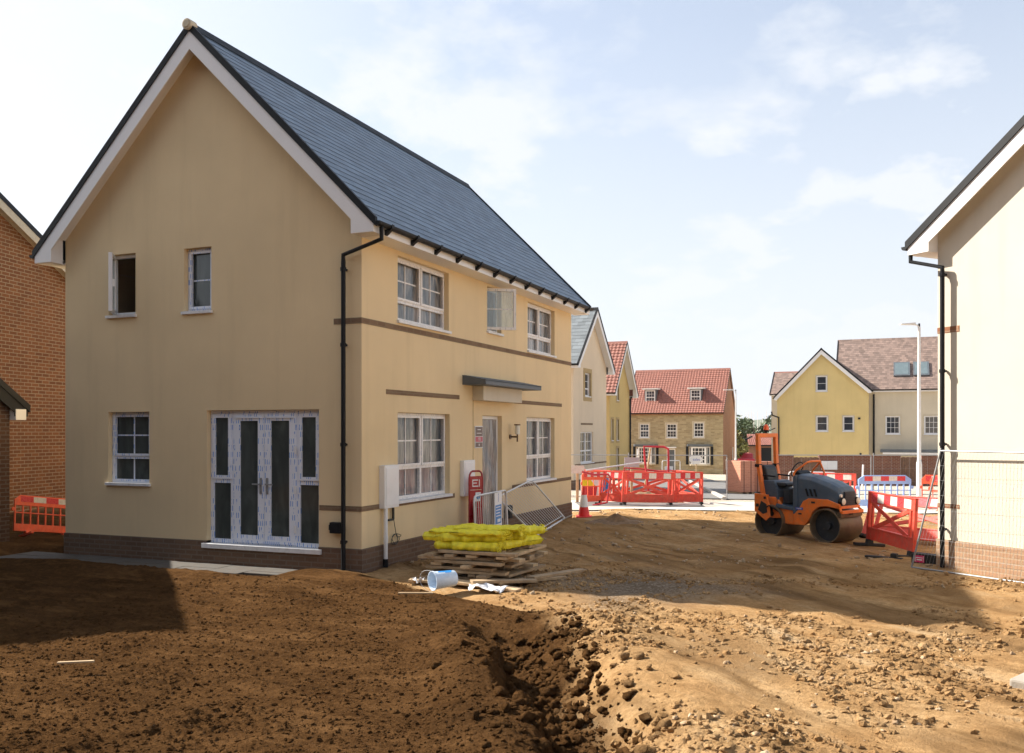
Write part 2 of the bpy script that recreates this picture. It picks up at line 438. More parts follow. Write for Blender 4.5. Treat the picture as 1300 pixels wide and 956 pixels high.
def ground(x, y, detail=True):
    x = np.atleast_1d(np.asarray(x, 'f8')); y = np.atleast_1d(np.asarray(y, 'f8'))
    z = base_z(x, y)
    sm = soil_mask(x, y); rm = road_mask(x, y)
    d = -sn*x+cs*y
    near = sst(60, 30, d)
    house = ((x > -13.4) & (x < -7.05) & (y > 11.5))
    # soil pad
    pad = .03+.07*fbm(x, y, .35, 3, 21)
    z = z+sm*pad
    z = z+sm*.035*fbm(x*.28, y*1.5, 1., 4, 19)
    z = z+sm*.07*np.exp(-((y-10.25)/.35)**2)*sst(-13.3, -12.8, x)*sst(-6.5, -7.8, x)
    # slab clearing at the gable foot
    clear = sst(10.45, 10.75, y+fbm(x, y, 1.2, 3, 9)*.25)*sst(-7.7, -8.6, x)*sst(-14.5, -14., x)*sst(11.8, 11.55, y)
    # scooped edge, drops to the right
    ax, ay, bx, by = -4.25, 9.0, -2.35, 6.0
    L = math.hypot(bx-ax, by-ay); ux, uy = (bx-ax)/L, (by-ay)/L
    t = ((x-ax)*ux+(y-ay)*uy)
    s = (x-ax)*(-uy)+(y-ay)*ux+fbm(x, y, 1.3, 3, 33)*.22
    lim = sst(-.5, .5, t)*sst(L+1.2, L+.2, t)
    z = z+lim*(.12*np.exp(-((s+.25)/.35)**2)-.31*sst(-.04, .17, s)*sst(1.0, .32, s))
    z = z+lim*.12*np.exp(-((s-1.25)/.45)**2)
    tan = (1-sm)*(1-rm)*near
    # rutted site track
    z = z+tan*(.085*fbm(x, y, .5, 3, 41)+.05*fbm(x, y, 1.7, 3, 43)*sst(6, 9, -sn*x+cs*y+3))
    tr = (x*.69+y*.72)   # perpendicular coordinate to the track direction
    al = (x*.72-y*.69)
    w = sst(-14, -8, al)*sst(1.5, -3, al)*sst(6.5, 7.3, tr)*sst(13.5, 12.3, tr)
    tr2 = tr+.25*fbm(x, y, .25, 2, 44)
    z = z-w*tan*.035*(np.exp(-((tr2-8.2)/.16)**2)+np.exp(-((tr2-9.9)/.16)**2)+.7*np.exp(-((tr2-11.3)/.2)**2)+.6*np.exp(-((tr2-9.1)/.12)**2))
    z = z+w*tan*.010*np.sin(al*28)*(np.exp(-((tr2-8.2)/.16)**2)+np.exp(-((tr2-9.9)/.16)**2))
    # low heaps on the right
    for hx, hy, hr, hh in ((-1.5, 9.3, .55, .10), (-.9, 8.3, .7, .09), (-3.0, 10.3, .4, .05), (.1, 9.0, .6, .05), (-1.7, 7.6, .8, .06), (-7.2, 19.5, .8, .10), (-5.4, 20.5, 1.1, .05), (-8.2, 13.9, .3, .0)):
        z = z+tan*hh*np.exp(-((x-hx)**2+(y-hy)**2)/hr**2)
    if detail:
        k = np.clip(8/np.maximum(d, 4), .25, 1.)
        rough = sst(.0, .45, fbm(x, y, 1.1, 3, 56))
        cl = rough*(clods(x+5, y, 8., 13)*.05+clods(x, y+3, 17., 23)*.03)+clods(x+2, y+3, 27., 24)*.016+.045*sst(.08, .6, fbm(x, y, 1.8, 4, 57, .6))
        dens = .45+.55*sst(-.2, .4, fbm(x, y, .5, 3, 51))
        fine = fbm(x, y, 4., 3, 61, .6)
        edge = np.exp(-((s-.9)/.7)**2)*lim
        z = z+sm*(cl*(dens+1.3*edge)*.8+.012*fine)*(1-clear)
        cl2 = clods(x, y, 8., 71)*.03+clods(x, y, 16., 73)*.03
        dens2 = sst(.0, .5, fbm(x, y, .7, 3, 81))
        bank = sst(13.0, 9.5, -sn*x+cs*y)
        z = z+tan*(cl2*dens2*(.2+.8*bank)+.004*fine*(.5+bank))
        z = z+rm*near*.006*fine
    z = z*(1-clear)+clear*(-.02)
    z = np.where(house, np.minimum(z, -.05), z)
    return z

def gz(x, y):
    return float(ground(x, y, False)[0])

def build_ground():
    # angles measured from the viewing direction, dense where the photo looks
    dense = np.linspace(-38, 38, 1000)
    coarse = np.concatenate([np.linspace(40, 320, 90)[1:-1]])
    ang = np.concatenate([dense, coarse])
    r = [1.2]
    while r[-1] < 60: r.append(r[-1]*(1.0021 if 4.5 < r[-1] < 11 else 1.0032 if 4.5 < r[-1] < 15 else 1.005 if 4. < r[-1] < 26 else (1.012 if r[-1] < 60 else 1.1)))
    while r[-1] < 6000: r.append(r[-1]*1.25)
    r = np.array(r)
    A, Rr = np.meshgrid(ang, r)
    th = np.radians(90+YAW-A)
    X = Rr*np.cos(th); Y = Rr*np.sin(th)
    x = X.ravel(); y = Y.ravel()
    z = ground(x, y)
    far = np.hypot(x, y)
    z = z-sst(200, 6000, far)*4
    nR, nA = Rr.shape
    V = np.stack([x, y, z], 1)
    V = np.vstack([V, [[0, 0, 0]]])
    i, j = np.meshgrid(np.arange(nR-1), np.arange(nA), indexing='ij')
    a = i*nA+j; b = i*nA+(j+1) % nA; c = (i+1)*nA+(j+1) % nA; d = (i+1)*nA+j
    F = np.stack([a, d, c, b], -1).reshape(-1, 4)
    me = bpy.data.meshes.new('ground')
    nq = len(F); cen = len(V)-1
    tri = np.stack([np.arange(nA), (np.arange(nA)+1) % nA, np.full(nA, cen)], 1)
    me.vertices.add(len(V)); me.vertices.foreach_set('co', V.astype('f').ravel())
    me.loops.add(nq*4+nA*3); me.loops.foreach_set('vertex_index', np.concatenate([F.ravel(), tri.ravel()]).astype('i'))
    me.polygons.add(nq+nA)
    st = np.concatenate([np.arange(nq)*4, nq*4+np.arange(nA)*3]); lt = np.concatenate([np.full(nq, 4), np.full(nA, 3)])
    me.polygons.foreach_set('loop_start', st.astype('i')); me.polygons.foreach_set('loop_total', lt.astype('i'))
    me.polygons.foreach_set('use_smooth', np.ones(nq+nA, bool))
    me.update(calc_edges=True); me.validate()
    sm = soil_mask(V[:, 0], V[:, 1]); rm = road_mask(V[:, 0], V[:, 1])
    gr = sst(.9, .2, np.abs((V[:, 0]+3.2)/2.6)+np.abs((V[:, 1]-12.2)/3.)+fbm(V[:, 0], V[:, 1], .6, 3, 91)*.3)
    tr = V[:, 0]*.69+V[:, 1]*.72; al = V[:, 0]*.72-V[:, 1]*.69
    w = sst(-14, -8, al)*sst(1.5, -3, al)
    tr2 = tr+.25*fbm(V[:, 0], V[:, 1], .25, 2, 44)
    mo = .8*sst(.12, .5, fbm(V[:, 0]+V[:, 1]*.4, V[:, 1]*1.6, .45, 4, 95))*sst(22, 19, V[:, 1])+w*(np.exp(-((tr2-8.2)/.35)**2)+.8*np.exp(-((tr2-9.9)/.4)**2)+.6*np.exp(-((tr2-11.3)/.45)**2))
    mo = np.clip(mo, 0, 1)*(1-sm)
    col = np.stack([sm, gr*(1-sm), mo, rm], 1).astype('f')
    at = me.attributes.new('mask', 'FLOAT_COLOR', 'POINT'); at.data.foreach_set('color', col.ravel())
    m, nt, p = newmat('earth')
    atn = nt('ShaderNodeAttribute', attribute_name='mask')
    sp = nt('ShaderNodeSeparateColor', i={0: atn.outputs['Color']})
    P = pos(nt)
    n1 = nt('ShaderNodeTexNoise', i={'Vector': P, 'Scale': 1.3, 'Detail': 8., 'Roughness': .62}).outputs[0]
    n2 = nt('ShaderNodeTexNoise', i={'Vector': P, 'Scale': 14., 'Detail': 9., 'Roughness': .68}).outputs[0]
    n3 = nt('ShaderNodeTexNoise', i={'Vector': P, 'Scale': 75., 'Detail': 6., 'Roughness': .6}).outputs[0]
    n4 = nt('ShaderNodeTexNoise', i={'Vector': P, 'Scale': .35, 'Detail': 4.}).outputs[0]
    soil = nt.ramp(n1, [(.3, (.055, .027, .011)), (.7, (.112, .057, .023))])
    soil = nt.mix(nt.ramp(n2, [(.45, 0.), (.75, .65)]), soil, (.19, .098, .038))
    soil = nt.mix(nt.ramp(n3, [(.3, .5), (.5, 0.)]), soil, (.03, .016, .008))
    msl = nt('ShaderNodeMapping', i={'Vector': P, 'Rotation': (0, 0, R(-20)), 'Scale': (.7, 2.6, 1.)})
    nsl = nt('ShaderNodeTexNoise', i={'Vector': msl.outputs[0], 'Scale': 1., 'Detail': 8., 'Roughness': .68}).outputs[0]
    soil = nt.mix(nt.ramp(nsl, [(.53, 0.), (.70, .8)]), soil, (.20, .105, .043))
    soil = nt.mix(nt.ramp(nsl, [(.30, .65), (.46, 0.)]), soil, (.038, .021, .010))
    dry = nt.ramp(n1, [(.28, (.40, .225, .095)), (.5, (.565, .35, .165)), (.72, (.68, .465, .25))])
    dry = nt.mix(nt.ramp(n2, [(.42, 0.), (.72, .7)]), dry, (.25, .145, .06))
    dry = nt.mix(nt.ramp(n4, [(.5, 0.), (.66, .35)]), dry, (.36, .19, .075))
    dry = nt.mix(nt.ramp(n3, [(.32, .45), (.5, 0.)]), dry, (.20, .12, .065))
    mpt = nt('ShaderNodeMapping', vector_type='TEXTURE', i={'Vector': P, 'Rotation': (0, 0, R(-43.8)), 'Scale': (2.6, .42, 1.)})
    ntk = nt('ShaderNodeTexNoise', i={'Vector': mpt.outputs[0], 'Scale': 1., 'Detail': 6., 'Roughness': .6}).outputs[0]
    dry = nt.mix(nt.ramp(ntk, [(.50, 0.), (.64, .75)]), dry, (.20, .115, .05))
    dry = nt.mix(nt.ramp(ntk, [(.30, .5), (.42, 0.)]), dry, (.66, .50, .31))
    vor = nt('ShaderNodeTexVoronoi', i={'Vector': P, 'Scale': 42.})
    grav = nt.mix(nt.ramp(n2, [(.3, 0.), (.7, 1.)]), (.27, .21, .15), (.17, .125, .085))
    grav = nt.mix(nt.ramp(vor.outputs['Color'], [(.55, 0.), (.8, .6)]), grav, (.45, .38, .30))
    road = nt.ramp(n1, [(.3, (.46, .40, .32)), (.7, (.62, .56, .47))])
    road = nt.mix(nt.ramp(n2, [(.45, 0.), (.7, .5)]), road, (.42, .33, .23))
    c = nt.mix(sp.outputs[1], dry, grav)
    wet = nt.math('MULTIPLY', sp.outputs[2], nt.ramp(n2, [(.3, .9), (.7, .3)]))
    c = nt.mix(nt.math('MULTIPLY', wet, .85), c, (.12, .07, .035))
    c = nt.mix(atn.outputs['Alpha'], c, road)
    c = nt.mix(sp.outputs[0], c, soil)
    nt.l.new(c, p.inputs['Base Color'])
    p.inputs['Roughness'].default_value = 1.; p.inputs['Specular IOR Level'].default_value = .0
    n5 = nt('ShaderNodeTexNoise', i={'Vector': P, 'Scale': 34., 'Detail': 7., 'Roughness': .7}).outputs[0]
    n6 = nt('ShaderNodeTexNoise', i={'Vector': P, 'Scale': 120., 'Detail': 4., 'Roughness': .7}).outputs[0]
    h = nt.math('ADD', nt.math('ADD', nt.math('MULTIPLY', n2, 1.6), nt.math('MULTIPLY', n5, 1.3)), nt.math('MULTIPLY', n6, .9))
    bm = nt('ShaderNodeBump', i={'Height': h, 'Strength': .9, 'Distance': .03})
    nt.l.new(bm.outputs[0], p.inputs['Normal'])
    me.materials.append(m)
    o = bpy.data.objects.new('ground', me); COL.objects.link(o)
    return tag(o, kind='structure'), m
ground_obj, M['earth'] = build_ground()

# ------------------------------------------------------------------ road strips (draped sheets, pale dusty concrete and asphalt)
def drape(name, pts, mat, dz=.02, step=.5):
    """quad given by 4 corners (bilinear), draped"""
    a, b, c, d = [np.array(p, 'f8') for p in pts]
    nu = max(2, int(np.linalg.norm(b-a)/step)); nv = max(2, int(np.linalg.norm(d-a)/step))
    V = []; F = []
    for i in range(nu+1):
        for j in range(nv+1):
            u, v = i/nu, j/nv
            q = (a*(1-u)+b*u)*(1-v)+(d*(1-u)+c*u)*v
            V.append((q[0], q[1], gz(q[0], q[1])+dz))
    for i in range(nu):
        for j in range(nv):
            k = i*(nv+1)+j
            F.append((k, k+nv+1, k+nv+2, k+1))
    mb = MB(); mb.raw(V, F)
    return mb.build(name, mat, kind='structure')

def cw(r, d):   # (right, forward) of the street camera frame -> world
    return (cs*r-sn*d, sn*r+cs*d)
M['road'] = plain('dusty_concrete', (.60, .54, .45), .9, .15, 1.2, .3, 30., dirt=.35, dcol=(.42, .31, .2))
M['asphalt'] = plain('asphalt', (.16, .155, .15), .9, .2, 3., .4, 60., dirt=.3, dcol=(.35, .3, .24))
M['kerb'] = plain('kerb_concrete', (.50, .46, .40), .85, .15, 5., .2)
drape('road', [cw(1.2, 24.8), cw(22, 24.2), cw(22, 29.0), cw(.2, 29.4)], M['road'], .03)
drape('road', [cw(3.2, 31.5), cw(9.5, 31.5), cw(13.5, 66), cw(8.8, 66)], M['asphalt'], .028)

# clods and stones lying on the ground (uncountable, one object each)
def lumps(name, mat, n, region, smin, smax, seed, power=3., sink=.35, simple=False):
    rng = np.random.default_rng(seed)
    ico = [(0,0,1)]
    phi = (1+5**.5)/2
    base = np.array([(-1,phi,0),(1,phi,0),(-1,-phi,0),(1,-phi,0),(0,-1,phi),(0,1,phi),(0,-1,-phi),(0,1,-phi),(phi,0,-1),(phi,0,1),(-phi,0,-1),(-phi,0,1)], 'f8')
    base /= np.linalg.norm(base[0])
    fc = [(0,11,5),(0,5,1),(0,1,7),(0,7,10),(0,10,11),(1,5,9),(5,11,4),(11,10,2),(10,7,6),(7,1,8),(3,9,4),(3,4,2),(3,2,6),(3,6,8),(3,8,9),(4,9,5),(2,4,11),(6,2,10),(8,6,7),(9,8,1)]
    # one subdivision
    vs = [tuple(v) for v in base]; cache = {}; f2 = []
    def mid(a, b):
        k = (min(a, b), max(a, b))
        if k not in cache:
            q = (np.array(vs[a])+np.array(vs[b])); q /= np.linalg.norm(q); vs.append(tuple(q)); cache[k] = len(vs)-1
        return cache[k]
    for a, b, c in fc:
        ab, bc, ca = mid(a, b), mid(b, c), mid(c, a)
        f2 += [(a, ab, ca), (b, bc, ab), (c, ca, bc), (ab, bc, ca)]
    base = np.array(vs); F0 = np.array(f2)
    xy = region(rng, n); n = len(xy)
    z = ground(xy[:, 0], xy[:, 1])
    if simple: base = base[:12]; F0 = np.array(fc)
    m_ = len(base)
    s = smin+(smax-smin)*rng.random(n)**power
    sc = s[:, None]*(.6+.8*rng.random((n, 3))); sc[:, 2] *= .75
    v = base[None]*(1+.30*rng.standard_normal((n, m_, 1)))*sc[:, None, :]
    a = rng.random(n)*6.28; ca, sa = np.cos(a)[:, None], np.sin(a)[:, None]
    v = np.stack([v[..., 0]*ca-v[..., 1]*sa, v[..., 0]*sa+v[..., 1]*ca, v[..., 2]], -1)
    v += np.stack([xy[:, 0], xy[:, 1], z+sc[:, 2]*(1-sink)*.5], 1)[:, None, :]
    V = v.reshape(-1, 3); F = (F0[None]+(np.arange(n)*m_)[:, None, None]).reshape(-1, 3)
    me = bpy.data.meshes.new(name)
    me.from_pydata([tuple(v) for v in V.tolist()], [], F.tolist())
    me.materials.append(mat); me.polygons.foreach_set('use_smooth', [not simple]*len(F))
    o = bpy.data.objects.new(name, me); COL.objects.link(o)
    return o

def reg_soil(rng, n):
    d = 5.2+7.5*rng.random(n*3)**1.3; r = rng.uniform(-.62, .2, n*3)*d
    x = cs*r-sn*d; y = sn*r+cs*d
    keep = (soil_mask(x, y) > .6) & ~((x < -7.6) & (y > 10.6)) & (y < 11.4)
    return np.stack([x, y], 1)[keep][:n]
def reg_edge(rng, n):
    t = rng.random(n); x = -3.42+1.9*t+rng.normal(0, .30, n); y = 9.1-4.0*t+rng.normal(0, .45, n)
    return np.stack([x, y], 1)
def reg_dry(rng, n):
    d = rng.uniform(5.0, 15, n*4); r = rng.uniform(-.2, .66, n*4)*d
    x = cs*r-sn*d; y = sn*r+cs*d
    cl = fbm(x, y, .7, 3, 81)+.7*fbm(x, y, 2.5, 3, 82)+sst(13., 7., d)*.35+.12*rng.standard_normal(len(x))
    keep = (soil_mask(x, y) < .5) & (cl > .15) & (y < 15.)
    return np.stack([x, y], 1)[keep][:n]
def reg_far(rng, n):
    d = rng.uniform(14, 25, n); r = rng.uniform(-.02, .5, n)*d
    x = cs*r-sn*d; y = sn*r+cs*d
    keep = (x > -6.9)
    return np.stack([x, y], 1)[keep]
def stonemat():
    m, nt, p = newmat('pebbles')
    P = pos(nt)
    v = nt('ShaderNodeTexNoise', i={'Vector': P, 'Scale': 6., 'Detail': 2.})
    c = nt.ramp(v.outputs[0], [(.3, (.24, .15, .08)), (.5, (.40, .28, .165)), (.68, (.46, .35, .23)), (.8, (.5, .44, .36))])
    nt.l.new(c, p.inputs['Base Color']); p.inputs['Roughness'].default_value = .9
    b = nt('ShaderNodeTexNoise', i={'Vector': P, 'Scale': 60., 'Detail': 6.})
    bm = nt('ShaderNodeBump', i={'Height': b.outputs[0], 'Strength': .6, 'Distance': .01}); nt.l.new(bm.outputs[0], p.inputs['Normal'])
    return m
M['pebble'] = stonemat()
tag(lumps('soil_clods', M['earth'], 34000, reg_soil, .003, .021, 1, 5., sink=.9, simple=True), 'loose dark clods scattered over the heaped brown topsoil', 'clods', kind='stuff')
tag(lumps('soil_lumps', M['earth'], 1300, reg_edge, .010, .062, 2, 4.), 'larger broken lumps along the edge of the scooped soil bank', 'lumps', kind='stuff')
tag(lumps('pebbles', M['pebble'], 1000, reg_dry, .004, .026, 3, 5.), 'stones and crumbs strewn over the dry tan ground', 'stones', kind='stuff')
tag(lumps('earth_crumbs', M['earth'], 26000, reg_dry, .003, .034, 9, 7., simple=True), 'crumbs of dry tan earth strewn over the open ground', 'crumbs', kind='stuff')
tag(lumps('rubble', M['pebble'], 1100, reg_far, .008, .04, 4, 4.), 'small rubble across the rutted site track', 'rubble', kind='stuff')

# soil attribute for the clods (same earth material)
for nm, val in (('soil_clods', (1, 0, 0, 0)), ('earth_crumbs', (0, 0, 0, 0)), ('soil_lumps', (1, 0, 0, 0))):
    me = bpy.data.objects[nm].data
    if nm == 'soil_lumps':
        co = np.empty(len(me.vertices)*3, 'f'); me.vertices.foreach_get('co', co); co = co.reshape(-1, 3)
        sm = np.clip(soil_mask(co[:, 0]-.25, co[:, 1])*1.5+.2, 0, 1).astype('f'); cc = np.stack([sm, 0*sm, 0*sm, 0*sm], 1)
    else: cc = np.tile(np.array(val, 'f'), (len(me.vertices), 1))
    at = me.attributes.new('mask', 'FLOAT_COLOR', 'POINT'); at.data.foreach_set('color', cc.ravel().astype('f'))
# ------------------------------------------------------------------ houses
class Face:
    """vertical wall plane: origin, horizontal direction u, outward normal n (2-D)"""
    def __init__(s, o, u, n): s.o = o; s.u = u; s.n = n
    def p(s, u, z, d=0.):
        return (s.o[0]+s.u[0]*u+s.n[0]*d, s.o[1]+s.u[1]*u+s.n[1]*d, z)
    def box(s, mb, u0, u1, z0, z1, d0, d1, m=0):
        c = []
        for z in (z0, z1):
            c += [s.p(u0, z, d1), s.p(u1, z, d1), s.p(u1, z, d0), s.p(u0, z, d0)]
        # orientation: u x z -> outward
        cr = s.u[0]*(-s.n[1])+s.u[1]*s.n[0]
        if cr < 0: c = [c[1], c[0], c[3], c[2], c[5], c[4], c[7], c[6]]
        mb.hexa(c, m)

def wall_sheet(mb, F, u0, u1, z0, top, openings, reveal=.12, m=0, mr=0):
    """wall with openings; top(u) piecewise linear given as [(u,z)..]"""
    tu = [t[0] for t in top]; tz = [t[1] for t in top]
    T = lambda u: float(np.interp(u, tu, tz))
    cuts = sorted(set([u0, u1]+[t for t in tu if u0 < t < u1]+[v for o in openings for v in (o[0], o[1])]))
    flip = (F.u[0]*(-F.n[1])+F.u[1]*F.n[0]) < 0
    def P(*q):
        q = list(q)
        if flip: q.reverse()
        mb.poly(q, m)
    for a, b in zip(cuts[:-1], cuts[1:]):
        mid = (a+b)/2; z = z0
        for o in sorted([o for o in openings if o[0] < mid < o[1]], key=lambda o: o[2]):
            if o[2] > z+1e-6: P(F.p(a, z), F.p(b, z), F.p(b, o[2]), F.p(a, o[2]))
            z = o[3]
        P(F.p(a, z), F.p(b, z), F.p(b, T(b)), F.p(a, T(a)))
    for (a, b, c, d) in [o[:4] for o in openings]:
        r = -reveal
        mb.poly([F.p(a, c), F.p(a, c, r), F.p(a, d, r), F.p(a, d)], mr)
        mb.poly([F.p(b, c, r), F.p(b, c), F.p(b, d), F.p(b, d, r)], mr)
        mb.poly([F.p(a, d), F.p(a, d, r), F.p(b, d, r), F.p(b, d)], mr)
        mb.poly([F.p(a, c, r), F.p(a, c), F.p(b, c), F.p(b, c, r)], mr)

def frame_rect(mb, F, a, b, c, d, w, d0, d1, m=0):
    F.box(mb, a, a+w, c, d, d0, d1, m); F.box(mb, b-w, b, c, d, d0, d1, m)
    F.box(mb, a+w, b-w, c, c+w, d0, d1, m); F.box(mb, a+w, b-w, d-w, d, d0, d1, m)

def window(parent, F, a, b, c, d, cols=1, transom=None, bars=(2, 2), lowbars=(2, 1), mf=None, mp=None, rec=.09, sill=True, w=.055, tw=.06,
           detail=True, sillm=None, name='window', so=.03):
    """c..d height range. transom: fraction of height from the top"""
    mf = mf or M['taped2']; mp = mp or M['pane_film']
    mb = MB(); d0, d1 = -rec-.06, -rec
    frame_rect(mb, F, a+.004, b-.004, c+.03, d-.004, w, d0, d1)
    W = (b-a-2*w); zt = d-(d-c)*transom if transom else None
    edges = [a+w+W*i/cols for i in range(cols+1)]
    pn = MB(); pd = -rec-.045
    for i in range(1, cols): F.box(mb, edges[i]-tw/2, edges[i]+tw/2, c+.03+w, d-w, d0, d1+.002)
    bw = .011
    for i in range(cols):
        l = edges[i]+(tw/2 if i else 0); r = edges[i+1]-(tw/2 if i < cols-1 else 0)
        zones = [(c+.03+w, d-w, bars)] if zt is None else [(zt+tw/2, d-w, bars), (c+.03+w, zt-tw/2, lowbars)]
        if zt is not None: F.box(mb, l, r, zt-tw/2, zt+tw/2, d0, d1+.001)
        for k, (z0, z1, bb) in enumerate(zones):
            ww = .038
            if detail and (k == 0):
                frame_rect(mb, F, l-.012, r+.012, z0-.012, z1+.012, ww, d1-.01, d1+.018)
                il, ir, iz0, iz1 = l+ww-.012, r-ww+.012, z0+ww-.012, z1-ww+.012
            else: il, ir, iz0, iz1 = l, r, z0, z1
            F.box(pn, il-.005, ir+.005, iz0-.005, iz1+.005, pd-.012, pd)
            for q in range(1, bb[0]):
                u = il+(ir-il)*q/bb[0]; F.box(mb, u-bw, u+bw, iz0, iz1, pd+.001, pd+.01)
            for q in range(1, bb[1]):
                z = iz0+(iz1-iz0)*q/bb[1]; F.box(mb, il, ir, z-bw, z+bw, pd+.0005, pd+.0095)
    o = mb.build(name, mf, parent)
    pn.build('pane', mp, o)
    if sill:
        sm = MB(); F.box(sm, a-so, b+so, c-.015, c+.028, -rec-.03, .045)
        sm.build('sill', sillm or M['sill'], o)
    return o

def roof_slope(mb, p_eave0, p_eave1, p_ridge0, p_ridge1, n, th=.010, m=0, corr=0, tile=.3, amp=.022):
    if corr: th, tile = .03, .23
    """overlapping courses from eaves to ridge. corr>0 gives rolled pantiles"""
    a, b, c, d = Vector(p_eave0), Vector(p_eave1), Vector(p_ridge1), Vector(p_ridge0)
    nrm = (b-a).cross(d-a).normalized()
    if nrm.z < 0: nrm = -nrm
    flip = ((b-a).cross(d-a)).z < 0
    L = (b-a).length
    cols = 1 if not corr else int(L/tile)*corr
    for i in range(n):
        t0, t1 = i/n, (i+1)/n
        l0, r0 = a.lerp(d, t0), b.lerp(c, t0); l1, r1 = a.lerp(d, t1), b.lerp(c, t1)
        pts = []
        for row, (l, r, off) in enumerate(((l0, r0, th*1.3), (l0, r0, th+.0), (l1, r1, .002))):
            for k in range(cols+1):
                u = k/cols
                q = l.lerp(r, u)
                h = off if row else 0.0
                if corr: h = (off if row else 0.)+(amp*(.5+.5*math.cos(2*math.pi*k/corr)) if row else 0)
                pts.append(tuple(q+nrm*h))
        w = cols+1; F = []
        for k in range(cols):
            for rr in (0, 1):
                f = (rr*w+k, rr*w+k+1, (rr+1)*w+k+1, (rr+1)*w+k)
                F.append(tuple(reversed(f)) if flip else f)
        mb.raw(pts, F, m)

